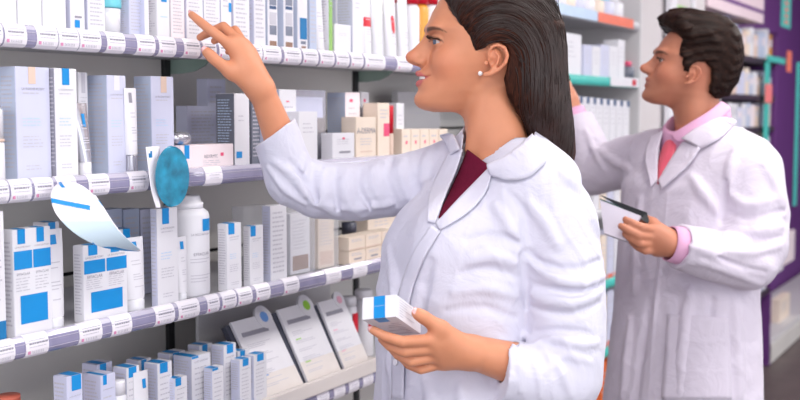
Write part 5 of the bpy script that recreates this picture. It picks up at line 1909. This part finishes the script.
def booklet(tl, tr, bl, br, cc, mc, bar, label, dark):
    XB0 = XF - .026
    P = []
    for (t, b) in ((tl, bl), (tr, br)):
        yb, zb = hit_x(b[0], b[1], XB0)
        P.append((XB0, yb, zb))
    w = P[1][1] - P[0][1]
    ym = (P[0][1] + P[1][1]) / 2
    tm = ((tl[0] + tr[0]) / 2, (tl[1] + tr[1]) / 2)
    xt = max(solve_x(tm[0], tm[1], ym), -1.60)
    zt = hit_x(tm[0], tm[1], xt)[1]
    z0 = TOP['D'] + .004
    zb = (P[0][2] + P[1][2]) / 2
    k = (z0 - zb) / (zt - zb)
    x0 = XB0 + (xt - XB0) * k                      # extend down to the tray floor
    L = math.hypot(zt - z0, xt - x0)
    ux, uz = (xt - x0) / L, (zt - z0) / L           # up the card
    nx, nz = uz, -ux                                # towards the aisle
    def pt(u, v, e):
        return (x0 + ux * v * L + nx * e, ym + (u - .5) * w, z0 + uz * v * L + nz * e)
    r = empty('leaflet_pad', (x0, ym, z0), label=label, category='leaflets')
    def loc(p):
        return (p[0] - x0, p[1] - ym, p[2] - z0)
    mb = MB()
    def slab(u0, v0, u1, v1, e0, e1, m):
        c = [loc(pt(u, v, e)) for e in (e0, e1) for (u, v) in ((u0, v0), (u1, v0), (u1, v1), (u0, v1))]
        mb.add(c, [(3, 2, 1, 0), (4, 5, 6, 7), (0, 1, 5, 4), (1, 2, 6, 5), (2, 3, 7, 6), (3, 0, 4, 7)], m)
    slab(0, 0, 1, 1, 0, .006, M_BOOK)
    slab(.12, .80, .78, .85, .006, .0068, M_DGREY)
    rr = random.Random(len(label))
    for v in (.70, .68, .66, .58, .56, .48, .46, .38, .36, .34, .28, .22, .20):
        slab(.12, v, .12 + rr.uniform(.25, .6), v + .007, .006, .0066, M_GREY)
    slab(.0, .0, 1, .34, .006, .0064, M_LIP)
    for (v, m_) in ((.60, mc), (.32, mc)):
        slab(.15, v, .30, v + .012, .006, .0068, m_)
    # round tab at the top right
    K = 24
    for rad, m, e in ((.19 * w * 1.05, M_BOOK, .0075), (.085 * w * 1.05, mc, .0085)):
        ring_ = [loc(pt(.80 + math.cos(t) * rad / w, .965 + math.sin(t) * rad / L, e)) for t in np.linspace(0, 2 * math.pi, K, endpoint=False)]
        back = [loc(pt(.80 + math.cos(t) * rad / w, .965 + math.sin(t) * rad / L, .001)) for t in np.linspace(0, 2 * math.pi, K, endpoint=False)]
        mb.add(ring_ + back, [tuple(range(K)), tuple(range(K, 2 * K))[::-1]] + [(i, (i + 1) % K, K + (i + 1) % K, K + i) for i in range(K)], m)
    mb.build('booklet', r)
    mb = MB()
    slab(-.09, 0, .97, .985, -.014, -.0015, M_DARKP)
    mb.build('dark_folder', r, label='dark folder behind the booklet')
    return x0, ym, w


booklet((229, 322), (268.5, 315), (264, 400), (302, 386), None, mat('print_mid_blue', (110, 160, 226), .5), None, 'white leaflet pad with a blue dot, leftmost in the stand', 1)
booklet((274.5, 309), (311, 304), (306, 384), (339, 370), None, mat('print_lime', (150, 206, 70), .5), None, 'white leaflet pad with a green dot, middle of the stand', 1)
booklet((313, 303.5), (344, 297), (342, 369), (366, 358), None, mat('print_blush', (236, 176, 196), .5), None, 'white leaflet pad with a pink dot, rightmost in the stand', 1)
ya = hit_x(262, 400, XF)[0]; yb_ = hit_x(400, 350, XF)[0]
r = empty('leaflet_stand', (0, 0, TOP['D']), label='cream leaflet stand holding three dotted leaflet pads', category='stand')
zt = hit_x(375, 357.5, XF)[1]
mb = MB(); mb.box((XF + .001, (ya + yb_) / 2, (zt - TOP['D']) / 2), (.012, yb_ - ya, zt - TOP['D']), M_LIP, bevel=.003); mb.build('front_lip', r)
y213 = hit_x(213, 315, XF - .16)[0]
mb = MB(); mb.box((XF - .205, (y213 + yb_) / 2, .10), (.008, yb_ - y213, .205), M_PANEL_L, bevel=.002); mb.build('back_board', r)
mb = MB(); mb.box((XF - .1, (ya + yb_) / 2, .002), (.2, yb_ - ya, .003), M_LIP); mb.build('tray_floor', r)
for a, b, c, d, l in ((352, 361, 298, 'Red', 'small jar with a red front beyond the leaflets, left one'), (364, 374, 292, 'Red', 'small jar with a red front beyond the leaflets, right one')):
    X, y, z, w, h = place('D', a, b, c, .06)
    z = TOP['D'] + .004; h = hit_x((a + b) / 2, c, X)[1] - z
    root = empty('jar', (X - w / 2 - .01, y + (.03 if a > 360 else .012), z), label=l, category='jar')
    mb = MB(); mb.lathe([(w * .48, 0), (w * .5, .003), (w * .5, h * .82), (w * .42, h * .86)], M_W, n=28)
    mb.box((w * .46, 0, h * .6), (w * .12, w * .5, h * .3), M_RED); mb.build('jar_body', root)
    mb = MB(); mb.lathe([(w * .48, h * .86), (w * .48, h * .98), (w * .4, h), (.001, h)], M_W, n=28); mb.build('lid', root)

# ---- paper wobblers on the rails


def sheet(name, le, ri, depthfn, colfn, label, cat, thick=.0008, nu=150, nv=70, parent=None):
    A = spline(le, nu); B = spline(ri, nu); G = []
    for i in range(nu):
        for j in range(nv):
            t = j / (nv - 1)
            q = A[i] * (1 - t) + B[i] * t
            X = depthfn(i / (nu - 1), t)
            y, z = hit_x(q[0], q[1], X)
            G.append((X, y, z, q[0], q[1]))
    mb = MB(); base = [g[:3] for g in G]
    mats_ = {}
    for i in range(nu - 1):
        for j in range(nv - 1):
            f = (i * nv + j, i * nv + j + 1, (i + 1) * nv + j + 1, (i + 1) * nv + j)
            cx = sum(G[k][3] for k in f) / 4; cy = sum(G[k][4] for k in f) / 4
            mats_.setdefault(colfn(cx, cy, i / nu, j / nv), []).append(f)
    first = True
    for m, fs in mats_.items():
        if first:
            mb.add(base, fs, m, True); first = False
        else:
            k = mb.mi(m)
            for f in fs:
                mb.f.append(list(f)); mb.m.append(k); mb.sm.append(True)
    kw = dict(label=label, category=cat) if parent is None else {}
    o = mb.build(name, parent, **kw)
    md = o.modifiers.new('thickness', 'SOLIDIFY'); md.thickness = thick; md.offset = -1
    return o


M_WATER = mat('sea_picture', (30, 132, 164), .22, .45, scale=34, coat=.6)
M_PBL = mat('leaflet_pale_blue', (206, 226, 238), .5, .03)
def c1(x, y, u, v):
    d = (y - (198.5 + (x - 52) * .19))
    if 0 < d < 4.6 and x < 90: return M_BLUE
    if y > 246.5 - max(0, (98 - x)) * .8 and x > 92 and v < .12 + .1: return M_BLUE
    if 59 < x < 66 and 181 < y < 188 and abs(x - 58.5 - (y - 181) * .75) < 2.0: return M_BLUE
    if y > 221 + (x - 66) * .0 and u < .97: return M_PBL
    if (y - x * .19) % 4.5 < .8 and .2 < v < .75 and 205 < y < 220: return M_GREY
    return M_TAG
rl = empty('paper_leaflet', (0, 0, 0), label='curved paper leaflet with blue stripes hanging from the second shelf rail', category='leaflet')
sheet('front_sheet', [(60, 182), (53, 189), (51, 199), (55, 212), (65, 225), (80, 237), (99, 246), (119, 250), (139, 251)],
      [(62, 181), (72, 182), (84, 187), (95, 197), (104, 209), (112, 222), (121, 233), (131, 242), (141, 250)],
      lambda u, v: XF + .003 + .060 * math.sin(u * 2.0) + .02 * v, c1, '', '', parent=rl)
sheet('rear_sheet', [(89, 196), (97, 210), (108, 228), (122, 243), (136, 251)], [(95, 195), (104, 208), (115, 225), (128, 240), (139, 250)],
      lambda u, v: XF + .016 + .030 * math.sin(u * 2.0), lambda x, y, u, v: M_BLUE if 200 < y < 206.5 else M_TAG, '', '', parent=rl, nu=60, nv=16)
# oval sea-coloured wobbler with its white strip
th = np.linspace(0, math.pi, 13)
le = [(172 - 17 * math.sin(a), 176.5 - 30.5 * math.cos(a)) for a in th]; ri = [(172 + 17 * math.sin(a), 176.5 - 30.5 * math.cos(a)) for a in th]
r = empty('shelf_wobbler', (0, 0, 0), label='oval sea-blue wobbler card on a white strip at the second rail', category='wobbler')
sheet('oval_card', le, ri, lambda u, v: XF + .035 + .006 * v, lambda x, y, u, v: M_WATER, '', '', parent=r)
sheet('white_strip', [(145.5, 147), (148, 168), (151, 190), (156, 208)], [(160, 146), (158, 168), (158, 190), (160.5, 208)], lambda u, v: XF + .022 + .01 * u, lambda x, y, u, v: M_BLUE2 if (149 < x < 152 and 150 < y < 157) else M_TAG, '', '', parent=r, nu=30, nv=8)

# ------------------------------------------------------------------ far bay (between the two people)


def far_box(k, px0, px1, pyt, label, m=M_W, d=.06, inset=0.0, group=None, foot=None, name='carton', dz=0.0, cat='box', topm=None):
    X = XF - .016 - inset
    z0 = TOP[k] + dz
    y0 = hit_x(px0, pyt, X)[0]; y1 = hit_x(px1, pyt, X)[0]; zt = hit_x((px0 + px1) / 2, pyt, X)[1]
    h = max(.02, zt - z0)
    p = Pack(y1 - y0, d, h, m)
    p.lines('f', .2, .8, .85, .4, 4, M_GREY, .2, int(px0))
    if foot: p.rect('f', .0, .0, 1, .1, foot)
    if topm: p.rect('f', .55, .86, 1, 1, topm)
    o = p.mb.build(name, None, (X - d / 2, (y0 + y1) / 2, z0), label=label, category=cat)
    if group: o['group'] = group
    return o


far_box('T', 548, 560, -6, 'pale box behind the nearer person\'s hair on the highest shelf', m=M_L)
for q in range(7):
    bottle('T', 562 + q * 9.6, 569.5 + q * 9.6, -9 + q, 'pale bottle on the highest shelf between the two people', [(.9, 0), (1, .05), (1, .7), (.6, .8)], [(.6, .8), (.6, .97), (.1, 1.0)], m=[M_W, M_CR, M_L][q % 3], capm=[M_W, M_CYAN, M_W, M_TAN][q % 4])['group'] = 'bottles on the highest shelf'
far_box('A', 556, 581.5, 33, 'large white box on the turquoise-edged shelf, beside the nearer person\'s hair', dz=-.008)
for q in range(4):
    far_box('A', 584 + q * 8.6, 592 + q * 8.6, 45 + (q % 2) * 1.5, 'white box in the row right of the large one, turquoise-edged shelf', m=M_W if q % 2 else M_L, group='white boxes on the turquoise-edged shelf', dz=-.008)
far_box('A', 618.5, 625, 40, 'slim tall white box at the end of the turquoise-edged shelf row', dz=-.008)
bottle('A', 632, 636.5, 61, 'tiny dark bottle at the right end of the turquoise-edged shelf', [(1, 0), (1, .6), (.6, .7)], [(.6, .7), (.6, .97), (.1, 1.0)], m=M_DKB, capm=M_PINKL)
for q in range(9):
    far_box('B', 570 + q * 6.7, 576 + q * 6.7, 95.5 + q * .7, 'slim white box with a blue corner, standing in a row behind the farther person\'s arm', group='slim blue-cornered boxes', topm=M_NAVY, dz=-.008)
for k, ts in (('C', (178, 176, 180)), ('D', (232, 236, 230)), ('E', (292, 296, 290)), ('G', (352, 362, 356))):
    for q in range(6):
        far_box(k, 594 + q * 7, 599.5 + q * 7, ts[q % 3], {'C': 'pale box on the far shelf hidden mostly by the notebook', 'D': 'pale box on the upper turquoise-edged shelf between the coats',
                'E': 'pale box on the lower turquoise-edged shelf between the coats', 'G': 'orange bag on the bottom shelf between the coats'}[k],
                m={'G': mat('orange_pack', (226, 110, 50), .5, .2)}.get(k, [M_W, M_CR, M_L][q % 3]), group={'C': 'pale boxes, third far shelf', 'D': 'pale boxes, fourth far shelf', 'E': 'pale boxes, fifth far shelf', 'G': 'orange packs, bottom far shelf'}[k], foot=M_ORANGE if k in 'DE' else None)


def strip(name, k, px0, px1, m, label, dz=0, text=None, tm=None, h=.030, end=None):
    y0 = hit_x(px0, 80, XF)[0]; y1 = hit_x(px1, 80, XF)[0]
    p = Pack(y1 - y0, .002, h, m)
    if text: p.text('f', text, .5, .5, .6, tm or M_W)
    if end: p.rect('f', .75, .2, .9, .8, end)
    p.mb.build(name, None, (XF + .0022, (y0 + y1) / 2, SH[k] + dz - .015), label=label, category='shelf label')


strip('shelf_label', 'T', 597, 632, M_ORANGE, 'coral label strip on the highest shelf edge between the people', dz=.0, h=.034)
strip('shelf_label', 'T', 545, 596, M_PLBLUE, 'pale blue label strip on the highest shelf edge beside the nearer person\'s hair', h=.034)
strip('shelf_label', 'A', 610, 638, M_W, 'white label with a red emblem at the end of the turquoise shelf edge', dz=-.008, h=.034, end=M_RED)

# framed picture on the pier, seen past the man's hair
ya, yb2 = hit_x(665, 30, XF)[0], hit_x(690, 30, XF)[0]
r = empty('picture_frame', (XF, (ya + yb2) / 2, 1.62), label='white framed picture on the grey pier behind the farther person\'s hair', category='picture')
mb = MB(); w = yb2 - ya
for cy, cz, sy, sz in ((-w / 2 + .045, 0, .09, 1.1), (w / 2 - .02, 0, .04, 1.1), (0, .53, w, .04), (0, -.53, w, .04)):
    mb.box((.012, cy, cz), (.022, sy, sz), M_W, bevel=.002)
mb.build('frame', r)
mb = MB(); mb.box((.006, .03, 0), (.006, w - .12, 1.02), M_WALL)
mb.box((.0095, .02, .22), (.001, w - .16, .16), M_GREEN); mb.box((.0102, .0, .20), (.001, .12, .07), mat('print_leaf', (96, 134, 70), .5, .3, scale=30)); mb.build('picture', r)

# ------------------------------------------------------------------ last bay, in front of the purple wall
M_BLK = mat('dark_rail', (56, 44, 58), .45, .08)
y0, y1 = 5.35, 6.60
ORD = ['top', 'second', 'third', 'fourth', 'fifth', 'sixth', 'seventh', 'eighth']
for n_, z in enumerate((1.755, 1.555, 1.384, 1.215, 1.04, .86, .66, .45)):
    mb = MB(); mb.box((0, 0, 0), (XF - XB - .004, y1 - y0 - .004, .03), M_BLK, bevel=.003)
    mb.build('shelf', None, ((XF + XB) / 2, (y0 + y1) / 2, z), label='dark shelf board of the unit by the purple wall, %s from above' % ORD[n_], category='shelf')
mb = MB(); mb.box((0, 0, 0), (.02, y1 - y0, 1.93), M_PURPLE); mb.build('backdrop', None, (XB - .014, (y0 + y1) / 2, .968), label='purple board behind the dark-edged shelves', category='board')
for y, l in ((y0 - .012, 'pale side board at the near end of the dark-edged shelves'), (y1 + .012, 'purple side board at the far end of the dark-edged shelves')):
    mb = MB(); mb.box((0, 0, 0), (XF - XB, .018, 1.93), M_PURPLE if y > 6 else M_WALL); mb.build('divider', None, ((XF + XB) / 2, y, .968), label=l, category='board')
pals = [M_W, M_L, M_CR, M_PK, M_W, M_LB, M_TAN]
for n_, (z, cnt) in enumerate(((1.755, 13), (1.555, 13), (1.384, 12), (1.215, 12), (1.04, 12), (.86, 12), (.66, 12), (.45, 12))):
    rr = random.Random(n_ + 40)
    for q in range(cnt):
        yy = y0 + .03 + (y1 - y0 - .06) * (q + .5) / cnt
        w = (y1 - y0) / cnt * .86; h = rr.uniform(.10, .14)
        if n_ == 0: h = rr.uniform(.12, .17)
        p = Pack(w, .06, h, pals[rr.randrange(7)] if not (n_ == 0 and q == 12) else M_GOLD)
        p.rect('f', .2, .5, .8, .8, rr.choice((M_GREY, M_L, M_PK, M_W, M_PK)))
        words = ['first', 'second', 'third', 'fourth', 'fifth', 'sixth', 'seventh', 'eighth']
        p.mb.build('carton', None, (XF - .05, yy, z + .0155), label='pale blurred box on the %s shelf of the unit by the purple wall' % words[n_] if not (n_ == 0 and q == 12) else 'amber box at the right end of the dark-edged unit',
                   category='box', group='boxes on the %s shelf of the dark-edged unit' % words[n_])
# header above it
ya, yb2 = 5.08, hit_x(764, 5, XF)[0]
p = Pack(yb2 - ya, .30, .72, mat('header_pink', (226, 204, 212), .6, .03))
zz = hit_x(735, 4.5, XF)[1]
p.rect('f', 0, (zz - 1.955) / .72 , 1, (zz - 1.955) / .72 + .028, M_PURPLE)
p.mb.build('header_sign', None, (XF - .15, (ya + yb2) / 2, 1.955), label='pale pink header board with a purple line above the far unit', category='board')
# low plinth running on
mb = MB(); mb.box((0, 0, 0), (.36, 4.2, .15), M_PANEL_L, bevel=.004); mb.box((.178, 0, -.01), (.012, 4.2, .11), M_PANEL)
mb.build('plinth', None, (XF - .178, 8.75, .076), label='long low pale plinth along the foot of the purple wall', category='plinth')
# turquoise sign strips
def vstrip(px, py0, py1, w, X, m, label, name='sign_strip', dots=False):
    ya = hit_x(px - w / 2, (py0 + py1) / 2, X)[0]; yb = hit_x(px + w / 2, (py0 + py1) / 2, X)[0]
    zt = hit_x(px, py0, X)[1]; zb = hit_x(px, py1, X)[1]
    p = Pack(yb - ya, .006, zt - zb, m)
    if dots:
        for v in np.arange(.1, .9, .16):
            p.rect('f', .3, v, .7, v + .08, M_ORANGE)
    return p.mb.build(name, None, (X, (ya + yb) / 2, zb), label=label, category='sign')
vstrip(766, 62, 182, 4.5, XF + .012, M_TEAL, 'turquoise vertical sign strip in front of the far shelves')
vstrip(777, 57, 63, 20, XF + .018, M_TEAL, 'short turquoise banner across the far shelf edge')
vstrip(789, 51, 72, 4, XF + .030, M_ORANGE, 'small coral tag at the end of the turquoise banner')
vstrip(796.5, 62, 205, 3, XF + .03, M_TEAL, 'turquoise strip on the purple wall at the right edge')
vstrip(768.5, 84, 103, 6, XF + .020, mat('coral_pink', (240, 130, 130), .5), 'coral pink tag on the turquoise vertical strip')
vstrip(786, -12, 28, 9, XF + .05, M_TEAL, 'hanging turquoise card with orange marks on the purple wall', 'hanging_card', True)
for q, (px, pt, pb, m, l) in enumerate(((779, 236, 272, M_W, 'white card box standing low by the purple wall'),
                                        (785, 296, 314, M_CR, 'cream pack on the plinth at the right edge'), (790, 232, 262, M_PK, 'pinkish card on the purple wall at the right edge'))):
    X = XF - .06
    ya = hit_x(px - 5, pt, X)[0]; yb = hit_x(px + 5, pt, X)[0]; zt = hit_x(px, pt, X)[1]
    zb = hit_x(px, pb, X)[1] if q in (0, 2) else .152
    p = Pack(yb - ya, .05, zt - zb, m); p.lines('f', .2, .8, .8, .4, 3, M_GREY, .3, q)
    if q in (0, 2):
        p.mb.box((-.14, 0, (zt - zb) / 2), (.26, .02, .02), M_BLK)
    p.mb.build('card_box', None, (X - .025, (ya + yb) / 2, zb), label=l, category='box')

# ------------------------------------------------------------------ light
def area(loc, target, sx, sy, e, col=(1, 1, 1)):
    l = bpy.data.lights.new('fill_light', 'AREA'); l.shape = 'RECTANGLE'; l.size = sx; l.size_y = sy; l.energy = e; l.color = col
    o = bpy.data.objects.new('fill_light', l); COL.objects.link(o); o.location = loc
    o.rotation_euler = (Vector(target) - Vector(loc)).to_track_quat('-Z', 'Y').to_euler()
    return o


area((1.9, -1.9, 2.2), (-.9, 1.9, 1.2), 2.4, 1.2, 10, (.96, .97, 1.0))      # added fill from behind the camera on the right, no window modelled
area((3.6, .5, 1.5), (-1.6, 1.1, 1.2), 2.6, 1.8, 34, (1.0, .98, .97))  # added side fill to brighten the back panels and pack fronts
area((-.9, -2.2, 1.7), (-1.0, 2.0, 1.2), 1.6, 1.6, 26, (.97, .97, 1.0))  # added front fill, low behind the camera
wd = bpy.data.worlds.new('world'); scene.world = wd; wd.use_nodes = True
wd.node_tree.nodes['Background'].inputs[0].default_value = (.86, .88, 1.0, 1)
wd.node_tree.nodes['Background'].inputs[1].default_value = 1.15
scene.view_settings.view_transform = 'Standard'
scene.view_settings.look = 'None'
scene.view_settings.gamma = 1.0
scene.view_settings.exposure = 0.0
# ------------------------------------------------------------------ people in the place, and what they hold
wr_, WF, WC, WHF = build_woman()
mr_, MF, MC, MHF = build_man()

# carton in the woman's hand
A = W(396, 316.5, 1.66)
cu = -R0 * .0508 - UP * .0068 + FW * .0175
cw = UP * .0320 + FW * .0123
lu = np.linalg.norm(cu); cu = cu / lu
cw = cw - cu * (cw @ cu); lw = np.linalg.norm(cw); cw = cw / lw
cv = np.cross(cu, cw); cv = cv if cv @ FW > 0 else -cv
lv = .112
mb = MB()
def bp(a, b, c, e=0):
    return A + cu * a * lu + cv * b * lv + cw * c * lw
cs = [bp(a, b, c) for a in (0, 1) for b in (0, 1) for c in (0, 1)]
mb.add(cs, [(0, 1, 3, 2), (4, 6, 7, 5), (0, 4, 5, 1), (2, 3, 7, 6), (0, 2, 6, 4), (1, 5, 7, 3)], M_W)
def face(a0, b0, c0, a1, b1, c1, m, n, e=.0005):
    P = [(a0, b0, c0)]
    ks = [i for i in range(3) if abs((a0, b0, c0)[i] - (a1, b1, c1)[i]) > 1e-9]
    q = [[a0, b0, c0] for _ in range(4)]
    q[1][ks[0]] = (a1, b1, c1)[ks[0]]; q[2] = [a1, b1, c1]; q[3][ks[1]] = (a1, b1, c1)[ks[1]]
    mb.add([bp(*v) + n * e for v in q], [(0, 1, 2, 3)], m)
face(.32, 0, 0, .66, 0, 1, M_BLUE, -cv)                 # band over the end face
face(.32, 0, 0, .66, .20, 0, M_BLUE, -cw)               # and on to the underside
vs, fs, w0 = text_geo(BRAND)
kk = .30 * lu / w0
mb.add([bp(.49, 0, .55) - cu * x * kk * 1.0 + cw * y * kk - cv * .001 for x, y in vs], fs, M_W)
for c_ in np.arange(.14, .9, .12):
    face(0, .12, c_, 0, .12 + .6 * (.6 + .4 * math.sin(c_ * 30)), c_ + .03, M_GREY, -cu)
for b_ in np.arange(.30, .9, .09):
    face(.15, b_, 0, .15 + .6 * (.6 + .4 * math.sin(b_ * 40)), b_ + .03, 0, M_GREY, -cw)
mb.build('carton', None, label='small white carton with a blue band held in the nearer person\'s hand', category='box')

# notebook in the man's hand: pages and a black cover
c0 = W(600, 200, 2.50); c1 = W(641, 216, 2.455); c2 = W(626, 241, 2.425); c3 = W(604, 233, 2.46)
r = empty('notebook', (0, 0, 0), label='small notebook with a black cover held open in the farther person\'s hand', category='notebook')
def plate(name, q, n, t, m, par):
    mb = MB(); a = [np.array(v, float) for v in q]; b = [v + n * t for v in a]
    mb.add(a + b, [(3, 2, 1, 0), (4, 5, 6, 7), (0, 1, 5, 4), (1, 2, 6, 5), (2, 3, 7, 6), (3, 0, 4, 7)], m)
    return mb.build(name, par)
nn = np.cross(c1 - c0, c3 - c0); nn /= np.linalg.norm(nn)
if nn @ (CAM - c0) > 0:
    nn = -nn
plate('page_block', (c0, c1, c2, c3), nn, .008, mat('notebook_pages', (206, 200, 214), .6, .03), r)
e1 = (c1 - c0) / np.linalg.norm(c1 - c0)
plate('cover', (W(600.5, 195, 2.515), W(647, 212.5, 2.462), W(650.5, 225, 2.452), W(641, 219, 2.462)), nn, .004, mat('notebook_black', (24, 28, 34), .35, .05), r)
plate('cover', (W(600, 198.5, 2.512), W(643, 214.5, 2.466), W(641, 218.5, 2.464), W(600, 202, 2.508)), nn, .010, mat('notebook_green', (30, 70, 66), .4, .05), r)
